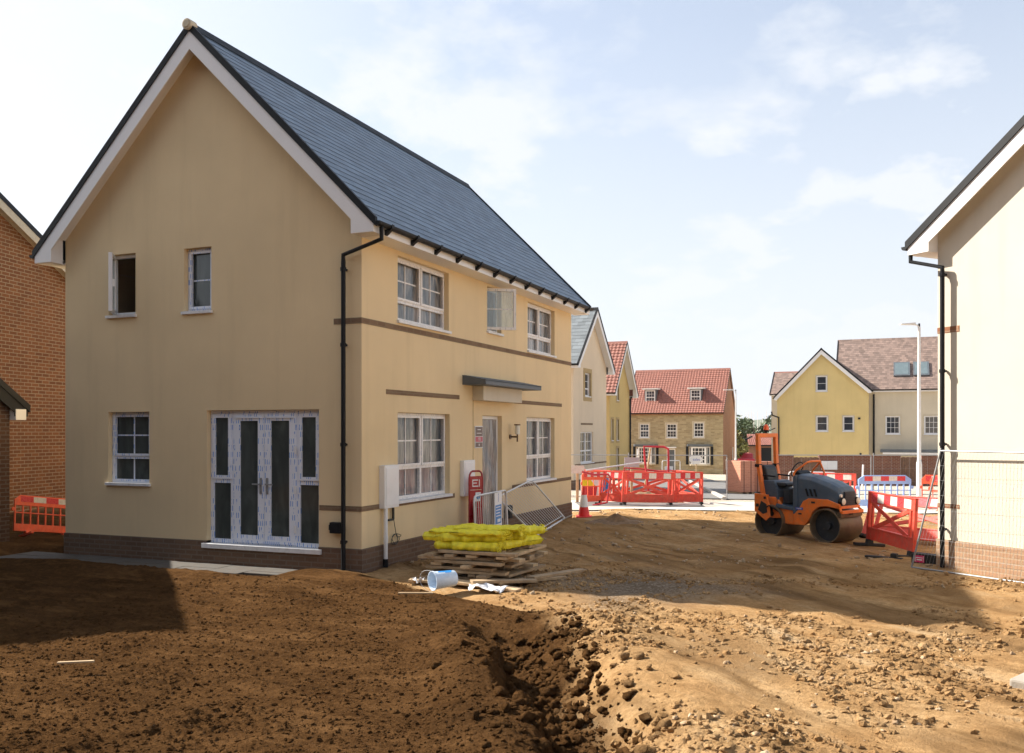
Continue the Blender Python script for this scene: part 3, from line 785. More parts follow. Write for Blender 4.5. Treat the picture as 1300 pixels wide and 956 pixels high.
def gable_house(root, W, L, E, RZ, walls, opens, plinth=.38, pm=None, roofm=None, courses=22, og=.27, oe=.42, corr=0, trim=None, apex=None,
                black=None, soffit=True, box_ret=True, rth=.06, gut=True, ridgem=None, reveal=.14, plinth_proj=.018, EL=None):
    """gable-ended block: gable front y=0 (normal -y), ridge along +y. walls: dict side->material"""
    ax = W/2 if apex is None else apex
    trim = trim or M['whiteboard']; black = black or M['black']
    EL = E if EL is None else EL
    slR = (RZ-E)/(W-ax+oe*0); slL = (RZ-EL)/ax
    F = {'front': Face((0, 0), (1, 0), (0, -1)), 'right': Face((W, 0), (0, 1), (1, 0)), 'left': Face((0, 0), (0, 1), (-1, 0)), 'back': Face((0, L), (1, 0), (0, 1))}
    slabels = {}
    for sd in ('front', 'right', 'left', 'back'):
        f = F[sd]; mb = MB(); u1 = W if sd in ('front', 'back') else L
        pz = plinth if pm else -.6
        top = [(0, EL), (ax, RZ), (W, E)] if sd in ('front', 'back') else ([(0, E), (L, E)] if sd == 'right' else [(0, EL), (L, EL)])
        if sd in ('front', 'back') or True:
            wall_sheet(mb, f, 0, u1, pz, top, opens.get(sd, []), reveal)
        mb.build('wall', walls.get(sd, walls['front']), root)
    if pm:
        mb = MB()
        g = plinth_proj
        # doors cut the plinth: list of gaps per side
        for sd in ('front', 'right', 'left', 'back'):
            f = F[sd]; u1 = W if sd in ('front', 'back') else L
            segs = [(-g, u1+g) if sd in ('front', 'back') else (.1205, u1-.1205)]
            for o in opens.get(sd, []):
                if o[2] < plinth-.001:
                    n2 = []
                    for s0, s1 in segs:
                        if o[0] > s0 and o[1] < s1:
                            n2 += [(s0, o[0]), (o[1], s1)]
                            f.box(mb, o[0], o[1], -.6, o[2]-.03, -.15, g)
                        else: n2.append((s0, s1))
                    segs = n2
            for s0, s1 in segs: f.box(mb, s0, s1, -.6, plinth, -.12, g)
        mb.build('plinth', pm, root)
    # roof
    zr = RZ+.14; dzR = (zr-(E+.14-slR*oe)) / (W+oe-ax)
    exR, ezR = W+oe, E+.14-slR*oe
    exL, ezL = -oe, EL+.14-slL*oe
    y0, y1 = -og-.03, L+og+.03
    mb = MB()
    roof_slope(mb, (exR, y0, ezR), (exR, y1, ezR), (ax, y0, zr), (ax, y1, zr), courses, corr=corr)
    roof_slope(mb, (exL, y1, ezL), (exL, y0, ezL), (ax, y1, zr), (ax, y0, zr), courses, corr=corr)
    # deck under the tiles
    for (ex, ez) in ((exR, ezR), (exL, ezL)):
        s = 1 if ex > ax else -1
        q = [(ex-s*.02, y0+.02, ez-.012), (ax, y0+.02, zr-.012), (ax, y1-.02, zr-.012), (ex-s*.02, y1-.02, ez-.012),
             (ex-s*.02, y0+.02, ez-.04), (ax, y0+.02, zr-.045), (ax, y1-.02, zr-.045), (ex-s*.02, y1-.02, ez-.04)]
        if s > 0: mb.hexa([q[4], q[7], q[6], q[5], q[0], q[3], q[2], q[1]])
        else: mb.hexa([q[4], q[5], q[6], q[7], q[0], q[1], q[2], q[3]])
    roof = mb.build('roof', roofm, root)
    me = roof.data; nl = len(me.loops)
    vi = np.empty(nl, 'i'); me.loops.foreach_get('vertex_index', vi)
    co = np.empty(len(me.vertices)*3, 'f'); me.vertices.foreach_get('co', co); co = co.reshape(-1, 3)[vi]
    me.uv_layers[0].data.foreach_set('uv', np.stack([co[:, 1], (co[:, 2]-ezR)/(zr-ezR)*courses-.07], 1).astype('f').ravel())
    # ridge
    mb = MB(); mb.prism([(ax-.13, zr-.10), (ax+.13, zr-.10), (ax+.03, zr+.05), (ax-.03, zr+.05)], 'y', y0-.01, y1+.01)
    mb.build('ridge_tiles', ridgem or black, roof)
    # dry verge (black edge)
    for yy, s in ((y0, -1), (y1, 1)):
        mb = MB()
        for (ex, ez) in ((exR, ezR), (exL, ezL)):
            k = 1 if ex > ax else -1
            pts = [(ex+k*.01, ez+.045), (ax, zr+.05), (ax, zr-.08), (ex+k*.01, ez-.085)]
            mb.prism(pts, 'y', yy-.012 if s < 0 else yy-.05, yy+.05 if s < 0 else yy+.012)
        mb.build('verge', black, roof)
        # bargeboard
        mb = MB(); bh = .27/math.cos(math.atan(max(slR, slL)))
        by = -og if s < 0 else L+og
        t0, t1 = (by-.022, by) if s < 0 else (by, by+.022)
        for (ex, ez, sl, k) in ((exR, ezR, slR, 1), (exL, ezL, slL, -1)):
            xe = ex-k*.03
            low = ez-.05+sl*.03
            xi = ex-k*oe
            bb = bh*.8
            pts = [(xe, low), (ax, zr-.06), (ax, zr-.06-bb), (xi+k*.0, low+sl*(oe-.03)-bb), (xi, low-.14), (xe, low-.14)]
            mb.prism(pts, 'y', t0, t1)
            if box_ret:
                mb.prism([(xi+k*.004, low-.143), (xe+k*.003, low-.143), (xe+k*.003, low-.003), (xi+k*.004, low+sl*(oe-.03)-.053)], 'x' if False else 'y', t1+.001 if s < 0 else t0-.001-.22, t1+.22 if s < 0 else t0-.001)
        mb.build('bargeboard', trim, root)
        # gable soffit
        mb = MB()
        wy0, wy1 = (t1, -.0) if s < 0 else (L, t0)
        for (ex, ez, sl, k) in ((exR, ezR, slR, 1), (exL, ezL, slL, -1)):
            xi = ex-k*oe; zz = ez+sl*oe
            q0 = (xi, zz-.16); q1 = (ax, zr-.16)
            mb.prism([q0, q1, (ax, zr-.135), (xi, zz-.135)], 'y', wy0, wy1)
        mb.build('soffit', trim, root)
    # fascia + eaves soffit + gutter
    for (ex, ez, sl, k, sd) in ((exR, ezR, slR, 1, 'right'), (exL, ezL, slL, -1, 'left')):
        xe = ex-k*.03; low = ez-.05+sl*.03
        mb = MB()
        xs = sorted((xe, xe-k*.02)); mb.box((xs[0], -og+.002, low-.14), (xs[1], L+og-.002, low+.02))
        xs = sorted((xe-k*.02, ex-k*oe)); mb.box((xs[0], 0, low-.138), (xs[1], L, low-.118))
        mb.build('fascia', trim, root)
        if gut:
            mb = MB(); gx = xe+k*.062; n = 8; r = .056; gz_ = low+.0
            for (ra, rb) in ((r, r-.005),):
                pts = []
                out = [(gx+ra*math.cos(math.pi+math.pi*i/n), gz_+ra*math.sin(math.pi+math.pi*i/n)) for i in range(n+1)]
                inn = [(gx+rb*math.cos(math.pi+math.pi*i/n), gz_+rb*math.sin(math.pi+math.pi*i/n)) for i in range(n+1)]
                for i in range(n):
                    mb.prism([out[i], out[i+1], inn[i+1], inn[i]], 'y', y0+.0, y1-.0)
            mb.prism([(gx-.055, gz_+.002), (gx+.055, gz_+.002), (gx+.04, gz_-.04), (gx, gz_-.057), (gx-.04, gz_-.04)], 'y', y0-.006, y0)
            g = mb.build('gutter', black, root)
            nb = int(L/.78)
            if gut == 'full' and sd == 'right':
                for i in range(nb+1):
                    mb = MB(); yy = .05+i*(L-.1)/nb
                    mb.prism([(xe-.002, low-.135), (xe+.015, low-.135), (xe+.125, low-.045), (xe+.128, low+.012), (xe+.1, low-.05), (xe-.002, low-.06)], 'y', yy-.035, yy+.035)
                    mb.build('gutter_bracket', black, g)
    return F, dict(exR=exR, ezR=ezR, exL=exL, ezL=ezL, slR=slR, slL=slL, zr=zr, y0=y0, ax=ax)

def pipe(parent, pts, clips=(), r=.034, mat=None, off=(0, 1, 0)):
    mb = MB(); mb.tube(pts, r, 10)
    o = mb.build('downpipe', mat or M['black'], parent); smooth_by_angle(o)
    for c in clips:
        mb = MB(); p = Vector(c)
        mb.cyl(tuple(p-Vector((0, 0, .025))), tuple(p+Vector((0, 0, .025))), r*1.35, 10)
        q = p+Vector(off)*.09; mb.beam(tuple(p), tuple(q), .03, .03)
        mb.build('pipe_clip', mat or M['black'], o)
    return o

# ---------- the main detached house
X0, Y0 = -12.91, 11.57
W, L = 5.803, 9.51
house = empty('detached_house', (X0, Y0, 0), label='large sand rendered new house with blue slate roof, nearest on the left', cat='house')
gf = [(13, 0)]
og_ = []
gw_ll = (-11.96-X0, -11.08-X0, 1.22, 2.41)      # lower left window
gw_ul = (-11.95-X0, -11.37-X0, 3.97, 5.0)
gw_ur = (-10.37-X0, -9.83-X0, 3.96, 4.99)
gd = (-9.92-X0, -7.84-X0, .30, 2.42)
fy = lambda y: y-Y0
rw = [(fy(12.63), fy(14.43), 3.80, 4.84), (fy(16.08), fy(16.78), 3.98, 4.86), (fy(18.2), fy(19.9), 3.78, 4.84),
      (fy(12.63), fy(14.47), .98, 2.39), (fy(18.14), fy(19.89), 1.0, 2.39), (fy(15.86), fy(16.80), .20, 2.39)]
Fm, Rf = gable_house(house, W, L, 5.33, 8.22, {'front': M['stucco']}, {'front': [gw_ll, gw_ul, gw_ur, gd], 'right': rw},
                     pm=M['plinthbrick'], roofm=M['slate'], courses=25, gut='full', oe=.40)
f, r = Fm['front'], Fm['right']
# ridge end cap
mb = MB(); mb.cyl((W/2, Rf['y0']-.06, Rf['zr']+.0), (W/2, Rf['y0']+.10, Rf['zr']+.0), .085, 16); mb.cyl((W/2, Rf['y0']-.075, Rf['zr']), (W/2, Rf['y0']-.06, Rf['zr']), .06, 14)
mb.build('ridge_end_cap', M['palestone'], house, bevel=.008)
# a slipped slate
mb = MB(); sx = W/2+.9; sz = Rf['zr']-.9*Rf['slR']
# brick string courses
def band(F, a, b, z0, z1, par=house, mat=None, d=.006):
    mb = MB(); F.box(mb, a, b, z0, z1, -.05, d); return mb.build('string_course', mat or M['bandbrick'], par)
band(r, -.0085, fy(21.08), 3.665, 3.75); band(f, -7.58-X0, W-.0005, 3.665, 3.75)
band(r, -.0085, fy(14.66), .925, 1.0); band(f, -7.83-X0, W-.0005, .925, 1.0)
band(r, fy(17.33), fy(21.08), .925, .998)
band(r, fy(12.27), fy(14.85), 2.66, 2.735); band(r, fy(17.45), fy(20.39), 2.66, 2.735)
# movement joint beside the door
mb = MB(); r.box(mb, fy(15.43), fy(15.448), .38, 2.66, -.02, .0045); mb.build('movement_joint', M['stonetrim'], house)

# gable windows
window(house, f, *gw_ll, cols=1, transom=.62, mf=M['taped'], mp=M['pane_dark'])
window(house, f, *gw_ur, cols=1, bars=(1, 2), mf=M['taped'], mp=M['pane_dark'])
def open_window(F, a, b, c, d, ang, hinge_left, mf, mp, bars, w=.05):
    mb = MB(); frame_rect(mb, F, a+.004, b-.004, c+.03, d-.004, w, -.15, -.09)
    o = mb.build('window', mf, house)
    sm = MB(); F.box(sm, a-.03, b+.03, c-.015, c+.028, -.12, .045); sm.build('sill', M['sill'], o)
    # sash swung outwards about its hinge
    hu = a+w if hinge_left else b-w
    wd = (b-a)-2*w+.02; sg = 1 if hinge_left else -1
    ca, sa = math.cos(R(ang)), math.sin(R(ang))
    ud = (F.u[0]*sg*ca+F.n[0]*sa, F.u[1]*sg*ca+F.n[1]*sa)
    nd = (F.n[0]*ca-F.u[0]*sg*sa, F.n[1]*ca-F.u[1]*sg*sa)
    o2 = F.p(hu, 0, -.085)
    S = Face((o2[0], o2[1]), ud, nd)
    mb = MB(); frame_rect(mb, S, 0, wd, c+.06, d-.03, .05, -.03, .03)
    for q in range(1, bars[0]): S.box(mb, wd*q/bars[0]-.01, wd*q/bars[0]+.01, c+.11, d-.08, -.006, .006)
    for q in range(1, bars[1]):
        z = c+.06+(d-c-.09)*q/bars[1]; S.box(mb, .05, wd-.05, z-.01, z+.01, -.0055, .0055)
    S.box(mb, wd-.035, wd-.02, (c+d)/2-.06, (c+d)/2+.06, -.06, -.03)
    s = mb.build('sash', mf, o)
    mb = MB(); S.box(mb, .045, wd-.045, c+.105, d-.075, -.004, .004); mb.build('pane', mp, s)
    return o
open_window(f, *gw_ul, 52, True, M['white'], M['pane_see'], (1, 2))
# facade windows
for q in (rw[0], rw[2]): window(house, r, *q, cols=2, transom=.66, mp=M['pane_film'])
for q in (rw[3], rw[4]): window(house, r, *q, cols=2, transom=.62, mp=M['pane_film'])
open_window(r, *rw[1], 56, True, M['taped2'], M['pane_see'], (1, 2))
# heads above upper windows (white packer under the soffit)
for q in (rw[0], rw[2]):
    mb = MB(); r.box(mb, q[0]+.004, q[1]-.004, q[3]-.002, 4.86, -.15, -.07); mb.build('head_packer', M['whiteboard'], house)
# french doors with side lights
a, b, c, d = gd; fd = empty('french_doors'); fd.parent = house
mb = MB(); frame_rect(mb, f, a+.004, b-.004, c+.05, d-.004, .06, -.16, -.09)
sl = .43
for u in (a+sl, b-sl): f.box(mb, u-.035, u+.035, c+.11, d-.06, -.16, -.088)
mb.build('door_frame', M['taped'], fd)
dl, dr = a+sl+.035, b-sl-.035; mid = (dl+dr)/2
for k, (l_, r_) in enumerate(((dl, mid-.004), (mid+.004, dr))):
    mb = MB(); frame_rect(mb, f, l_, r_, c+.075, d-.05, .115, -.12, -.07)
    f.box(mb, l_+.04, r_-.04, d-.125, d-.1, -.07, -.05)
    lf = mb.build('door_leaf', M['taped'], fd)
    mb = MB(); f.box(mb, l_+.11, r_-.11, c+.185, d-.16, -.105, -.095); mb.build('pane', M['pane_dark'], lf)
    mb = MB(); hu = (r_-.055) if k == 0 else (l_+.055)
    f.box(mb, hu-.02, hu+.02, 1.13, 1.38, -.07, -.055, 0)
    f.box(mb, hu-.012, hu+.012, 1.27, 1.295, -.055, -.02, 0)
    s_ = -1 if k == 0 else 1
    f.box(mb, min(hu, hu+s_*.13), max(hu, hu+s_*.13), 1.272, 1.292, -.03, -.012)
    mb.build('handle', M['galv'], lf, bevel=.003)
    if k == 1:
        for z in (.55, 1.15, 1.75): 
            mb = MB(); f.box(mb, r_-.012, r_+.02, z, z+.12, -.07, -.05); mb.build('hinge', M['white'], lf)
for (l_, r_) in ((a+.064, a+sl-.035), (b-sl+.035, b-.064)):
    mb = MB(); zt = 1.32
    f.box(mb, l_, r_, zt-.035, zt+.035, -.15, -.09)
    frame_rect(mb, f, l_-.015, r_+.015, zt+.03, d-.06, .055, -.1, -.07)
    sd = mb.build('side_light', M['taped'], fd)
    mb = MB(); f.box(mb, l_+.035, r_-.035, zt+.08, d-.11, -.105, -.095); f.box(mb, l_, r_, c+.11, zt-.035, -.125, -.115); mb.build('pane', M['pane_dark'], sd)
mb = MB(); f.box(mb, a-.06, b+.06, c-.03, c+.045, -.16, .06); mb.build('threshold', M['sill'], fd, bevel=.006)
# front door under protective film
a, b, c, d = rw[5]; fdr = empty('front_door'); fdr.parent = house
mb = MB(); frame_rect(mb, r, a+.004, b-.004, c+.0, d-.004, .06, -.17, -.09); mb.build('door_frame', M['white'], fdr)
mb = MB(); nu, nz = 26, 60; V = []; Fc = []
for i in range(nu+1):
    for j in range(nz+1):
        u = a+.065+(b-a-.13)*i/nu; z = c+.02+(d-c-.09)*j/nz
        dd = -.10+.014*math.sin(u*31+math.sin(z*2.3)*2)*(.4+.6*abs(math.sin(z*1.3)))+.008*math.sin(z*7+u*9)
        V.append(r.p(u, z, dd))
for i in range(nu):
    for j in range(nz):
        k = i*(nz+1)+j; Fc.append((k, k+nz+1, k+nz+2, k+1))
mb.raw(V, Fc); o = mb.build('protective_film', M['doorfilm'], fdr, smooth=True)
mb = MB(); r.box(mb, a+.065, b-.065, c+.02, d-.07, -.16, -.135); mb.build('door_leaf', M['lead'], fdr)
mb = MB(); r.box(mb, a-.04, b+.04, c-.17, c-.002, -.1, .12); mb.build('door_step', M['palestone'], fdr)
# porch canopy
mb = MB()
ya, yb = fy(14.98), fy(17.80)
mb.prism([(W+.0, 2.99), (W+.0, 3.10), (W+.46, 3.01), (W+.46, 2.93), (W+.0, 2.93)], 'y', ya, yb)
for i in range(5):
    t = i/5; mb.prism([(W+.46*t, 3.102-.09*t), (W+.46*(t+.2), 3.102-.09*(t+.2)+.012), (W+.46*(t+.2), 3.09-.09*(t+.2)), (W+.46*t, 3.09-.09*t)], 'y', ya-.004, yb+.004)
pc = mb.build('porch_canopy', M['lead'], house)
mb = MB(); mb.box((W+.001, fy(15.42), 2.66), (W+.22, fy(17.33), 2.928)); mb.build('canopy_box', M['stucco_cream'], pc, bevel=.004)
# number plaque, lamp, meter boxes, conduit, vents
mb = MB(); r.box(mb, fy(15.50), fy(15.85), 1.78, 2.19, .003, .014); pl = mb.build('plaque', M['print'], house)
mb = MB(); r.box(mb, fy(15.515), fy(15.835), 2.0, 2.175, .0145, .017); r.box(mb, fy(15.515), fy(15.835), 1.795, 1.885, .0145, .017); mb.build('plaque_field', M['plaque'], pl)
mb = MB(); r.box(mb, fy(15.515), fy(15.835), 1.895, 1.99, .0145, .017); mb.build('plaque_band', M['plaquepink'], pl)
TM = lambda u, z, dd: Matrix.Translation(Vector(r.p(u, z, dd))) @ Matrix.Rotation(R(90), 4, 'Z') @ Matrix.Rotation(R(90), 4, 'X')
text_mesh('plaque_number', '193', .085, M['print'], pl, TM(fy(15.675), 1.943, .018))
mb = MB(); r.box(mb, fy(15.6), fy(15.75), 2.115, 2.13, .0172, .0182); r.box(mb, fy(15.57), fy(15.78), 2.05, 2.062, .0172, .0182); r.box(mb, fy(15.66), fy(15.69), 1.82, 1.86, .0172, .0182); mb.build('plaque_lines', M['print'], pl)
wl = MB(); yy = fy(17.22)
wl.cyl((W, yy, 1.98), (W+.02, yy, 1.98), .05, 14); wl.cyl((W+.02, yy, 1.98), (W+.16, yy, 1.98), .018, 8); wl.cyl((W+.16, yy, 1.88), (W+.16, yy, 2.09), .017, 8); wl.cyl((W+.16, yy, 2.21), (W+.16, yy, 2.235), .065, 16)
lamp_o = wl.build('wall_lamp', M['brass'], house)
mb = MB(); mb.cyl((W+.16, yy, 2.03), (W+.16, yy, 2.21), .052, 16); mb.build('lamp_glass', M['lens'], lamp_o)
for (y_a, y_b, z_a, z_b, dd) in ((12.06, 12.50, .93, 1.58, .10), (14.88, 15.36, .93, 1.57, .08)):
    mb = MB(); r.box(mb, fy(y_a), fy(y_b), z_a, z_b, 0, dd)
    mo = mb.build('meter_box', M['white'], house, bevel=.008)
    mb = MB(); r.box(mb, fy(y_a)+.035, fy(y_b)-.035, z_a+.04, z_b-.04, dd, dd+.008); mb.build('meter_door', M['white'], mo, bevel=.004)
mb = MB(); mb.tube([(W+.07, fy(12.14), .93), (W+.07, fy(12.14), -.0)], .032, 10); mb.cyl((W+.07, fy(12.14), .42), (W+.07, fy(12.14), .52), .037, 10)
cd = mb.build('conduit', M['white'], house, smooth=False); smooth_by_angle(cd)
mb = MB(); mb.cyl((W+.07, fy(12.14), -.1), (W+.07, fy(12.14), .17), .04, 10); mb.build('conduit_foot', M['black'], cd)
mb = MB(); mb.beam((W+.04, fy(12.42), .92), (W+.04, fy(12.42), .74), .03, .03); mb.beam((W+.04, fy(12.42), .74), (W+.04, fy(12.28), .74), .03, .03)
pts = [(W+.05, fy(12.42), .74)]
for i in range(26):
    t = i/25; a_ = t*4.6*math.pi; rr_ = .10+.03*math.sin(t*9)
    pts.append((W+.04+.01*math.sin(t*20), fy(12.52)+rr_*math.sin(a_)*1.1-.05*t, .55-.08*math.cos(a_)-.12*min(1, t*6)))
mb.tube(pts, .006, 5); mb.build('coiled_cable', M['cable'], house)
mb = MB(); f.box(mb, -7.60-X0, -7.42-X0, .60, .76, .0, .09); f.box(mb, -7.64-X0, -7.6-X0, .64, .72, .0, .05); mb.build('outdoor_socket', M['black'], house, bevel=.006)
mb = MB(); mb.tube([(W+.0, fy(16.95), .5), (W+.1, fy(16.95), .5)], .055, 10); mb.box((W+.02, fy(16.88), .36), (W+.13, fy(17.06), .62)); mb.build('wall_fitting', M['black'], house, bevel=.01)
# downpipe at the corner
gx_ = Rf['exR']-.03+.062; gz0 = Rf['ezR']-.05
pipe(house, [(gx_, -.17, gz0-.03), (gx_, -.17, gz0-.20), (-7.36-X0, -.09, 4.66), (-7.36-X0, -.09, 4.55), (-7.36-X0, -.09, -.05)], [(-7.36-X0, -.09, z) for z in (4.45, 3.35, 1.9, .48)])

# paving at the gable foot
pv = empty('patio_slabs', (0, 0, 0), label='strip of muddy grey paving slabs along the shaded gable wall', cat='paving')
for i in range(9):
    mb = MB(); x = -13.6+i*.605
    dyy = .0 if i < 7 else .12*(i-6)
    mb.box((x, 10.72+dyy+.02*(i % 3), -.06), (x+.6, 11.15, .03+.003*(i % 2))); mb.box((x, 11.16, -.06), (x+.6, 11.545, .033-.003*(i % 2)))
    mb.build('slab', M['paving'], pv, bevel=.006)
# ------------------------------------------------------------------ neighbouring houses
def simple_win(par, F, a, b, c, d, bars=(2, 2), surround=None, rec=.07, **k):
    o = window(par, F, a, b, c, d, cols=k.pop('cols', 1), transom=k.pop('transom', None), bars=bars, mf=k.pop('mf', M['white']),
               mp=k.pop('mp', M['pane_plain']), rec=rec, detail=False, **k)
    if surround:
        mb = MB(); w = surround[1]
        for q in ((a-w, a, c-w, d+w), (b, b+w, c-w, d+w), (a, b, d, d+w), (a, b, c-w, c-.016)):
            F.box(mb, *q, -.03, .02)
        mb.build('surround', surround[0], o)
    return o

# right cream house, gable towards us
rh = empty('detached_house', (.67, 15.46, 0), -40.5, label='cream rendered house cut by the frame edge behind the leaning mesh fence', cat='house')
rf, rR = gable_house(rh, 5.8, 9.5, 5.13, 7.19, {'front': M['stucco_cream']}, {}, pm=M['plinthpale'], roofm=M['slate'],
                     plinth=.46, courses=25, oe=.40, og=.19)
band(rf['front'], -.006, .37, 3.58, 3.67, rh, M['orangebrick']); band(rf['front'], -.006, .37, .94, 1.0, rh, M['orangebrick'])
pipe(rh, [(-.36, -.16, 4.92), (-.36, -.16, 4.72), (.155, -.10, 4.56), (.155, -.10, 4.48), (.155, -.10, .05)], [(.155, -.10, z) for z in (4.45, 3.0, 1.9, .62)])

# cream house beyond, gable to the street (faces +x)
h2 = empty('detached_house', (-12.3, 36.78, -.36), 90, label='pale cream gabled house with grey slate roof just beyond the large house', cat='house')
F2, R2 = gable_house(h2, 4.85, 9, 5.45, 7.74, {'front': M['stucco_pink']}, {'front': [(.95, 2.8, 1.04, 2.42), (1.55, 2.35, 3.95, 5.0)]},
                     pm=M['plinthbrick'], roofm=M['slate2'], courses=16, oe=.35, og=.3)
simple_win(h2, F2['front'], .95, 2.8, 1.04, 2.42, cols=2, transom=.6, bars=(2, 2), mp=M['pane_film'])
simple_win(h2, F2['front'], 1.55, 2.35, 3.95, 5.0, cols=1, transom=.66, bars=(1, 2), surround=(M['stonetrim'], .19))
band(F2['front'], .2, 4.86, .98, 1.05, h2); band(F2['front'], 1.0, 2.7, 2.72, 2.8, h2)

# yellow gabled house with red pantiles
h3 = empty('detached_house', (-15.5, 53.15, -.95), 90, label='yellow gabled house with red pantile roof, third along the left side of the street', cat='house')
F3, R3 = gable_house(h3, 4.5, 8, 5.71, 8.41, {'front': M['stucco_yellow']}, {'front': [(.35, .75, 2.45, 3.75), (1.5, 1.95, 2.45, 3.75), (1.5, 1.95, 4.9, 6.0), (1.5, 1.95, .6, 2.0)]},
                     pm=M['plinthbrick'], roofm=M['redtile'], courses=17, corr=6, oe=.45, og=.45, ridgem=M['redtile'])
for q in ((.35, .75, 2.45, 3.75), (1.5, 1.95, 2.45, 3.75), (1.5, 1.95, 4.9, 6.0), (1.5, 1.95, .6, 2.0)):
    simple_win(h3, F3['front'], *q, bars=(1, 2), surround=(M['stonetrim'], .13))
pipe(h3, [(4.6, -.1, 5.2), (4.35, -.1, 5.0), (4.35, -.1, 0)], r=.06)

# stone fronted house with dormers at the end of the street
fh = empty('stone_house', (-12.67, 76.5, -1.6), 90, label='stone fronted house with red tiled roof and two dormers at the street end', cat='house')
def fx(x): return -12.67-x          # world x -> local depth (u on the left face)
ops = []
U = [(-19.68, -18.86, 3.1, 4.3), (-17.38, -16.51, 3.1, 4.3), (-15.10, -14.25, 3.15, 4.4)]
Bs = [(-19.95, -18.32, .95, 2.36), (-15.45, -13.75, .95, 2.39)]
ops = [(fx(b_), fx(a_), c_, d_) for (a_, b_, c_, d_) in U+Bs]+[(fx(-16.62), fx(-17.35), .12, 2.2)]
F4, R4 = gable_house(fh, 6.2, 8.05, 5.37, 8.86, {'front': M['orangebrick'], 'left': M['stone']}, {'left': ops}, pm=None, roofm=M['redtile'],
                     courses=22, corr=6, oe=.28, og=.06, trim=M['orangebrick'], black=M['black'], box_ret=False, ridgem=M['redtile'])
lf = F4['left']
for q in ops[:3]: simple_win(fh, lf, *q, cols=1, transom=.5, bars=(3, 2), lowbars=(3, 2), surround=(M['palestone'], .11), w=.08, tw=.08)
for k_, q in enumerate(ops[3:5]):     # bays with lead roofs
    a_, b_, c_, d_ = q
    bay = empty('bay_window'); bay.parent = fh
    Bf = Face(lf.p(a_, 0, .45)[:2], lf.u, lf.n)
    w_ = b_-a_
    mb = MB(); frame_rect(mb, Bf, .25, w_-.25, c_, d_, .12, -.1, 0); Bf.box(mb, .37, w_-.37, (c_+d_)/2-.05, (c_+d_)/2+.05, -.1, 0)
    for q_ in (1, 2, 3): Bf.box(mb, .25+(w_-.5)*q_/4-.02, .25+(w_-.5)*q_/4+.02, c_+.1, d_-.1, -.06, -.03)
    for q_ in (.27, .73): Bf.box(mb, .35, w_-.35, c_+(d_-c_)*q_-.02, c_+(d_-c_)*q_+.02, -.0605, -.0305)
    for s_ in (0, 1):
        u0_, u1_ = (.25, -.0) if s_ == 0 else (w_-.25, w_)
        p0, p1 = Bf.p(u0_, 0, -.01), Bf.p(u1_, 0, -.44)
        dv = Vector((p1[0]-p0[0], p1[1]-p0[1])); ll = dv.length; dv.normalize(); nn = (dv.y, -dv.x)
        if nn[0]*lf.n[0]+nn[1]*lf.n[1] < 0: nn = (-nn[0], -nn[1])
        S_ = Face(p0[:2], (dv.x, dv.y), nn)
        frame_rect(mb, S_, 0, ll, c_, d_, .07, -.08, 0); S_.box(mb, 0, ll, (c_+d_)/2-.04, (c_+d_)/2+.04, -.08, 0)
        S_.box(mb, ll/2-.02, ll/2+.02, c_, d_, -.06, -.02)
    mb.build('window_frame', M['white'], bay)
    mb = MB(); q0 = [Bf.p(.25, 0, -.07), Bf.p(w_-.25, 0, -.07), Bf.p(w_, 0, -.47), Bf.p(0, 0, -.47)]
    mb.prism([(p[0], p[1]) for p in q0], 'z', c_+.02, d_-.02); mb.build('pane', M['pane_plain'], bay)
    mb = MB(); q0 = [Bf.p(.2, 0, .05), Bf.p(w_-.2, 0, .05), Bf.p(w_+.05, 0, -.44), Bf.p(-.05, 0, -.44)]
    mb.prism([(p[0], p[1]) for p in q0], 'z', c_-.12, c_); mb.build('sill', M['palestone'], bay)
    mb = MB(); q0 = [Bf.p(-.02, 0, .14), Bf.p(w_+.02, 0, .14), Bf.p(w_+.25, 0, -.44), Bf.p(-.25, 0, -.44)]
    mb.prism([(p[0], p[1]) for p in q0], 'z', d_+.03, d_+.2); mb.build('bay_roof', M['lead'], bay)
    for s0_, s1_ in ((a_-.28, a_-.08), (b_+.08, b_+.28)): mb = MB(); lf.box(mb, s0_, s1_, c_-.05, d_, 0, .03); mb.build('shutter', M['black'], bay)
q = ops[5]; dd_ = empty('front_door'); dd_.parent = fh
mb = MB(); frame_rect(mb, lf, q[0], q[1], q[2], q[3], .08, -.1, -.03); mb.build('door_frame', M['white'], dd_)
mb = MB(); lf.box(mb, q[0]+.08, q[1]-.08, q[2]+.08, q[3]-.08, -.1, -.06); mb.build('door_leaf', M['lead'], dd_)
mb = MB(); lf.box(mb, q[0]-.1, q[1]+.1, q[3]+.06, q[3]+.16, 0, .3); mb.build('door_hood', M['white'], dd_)
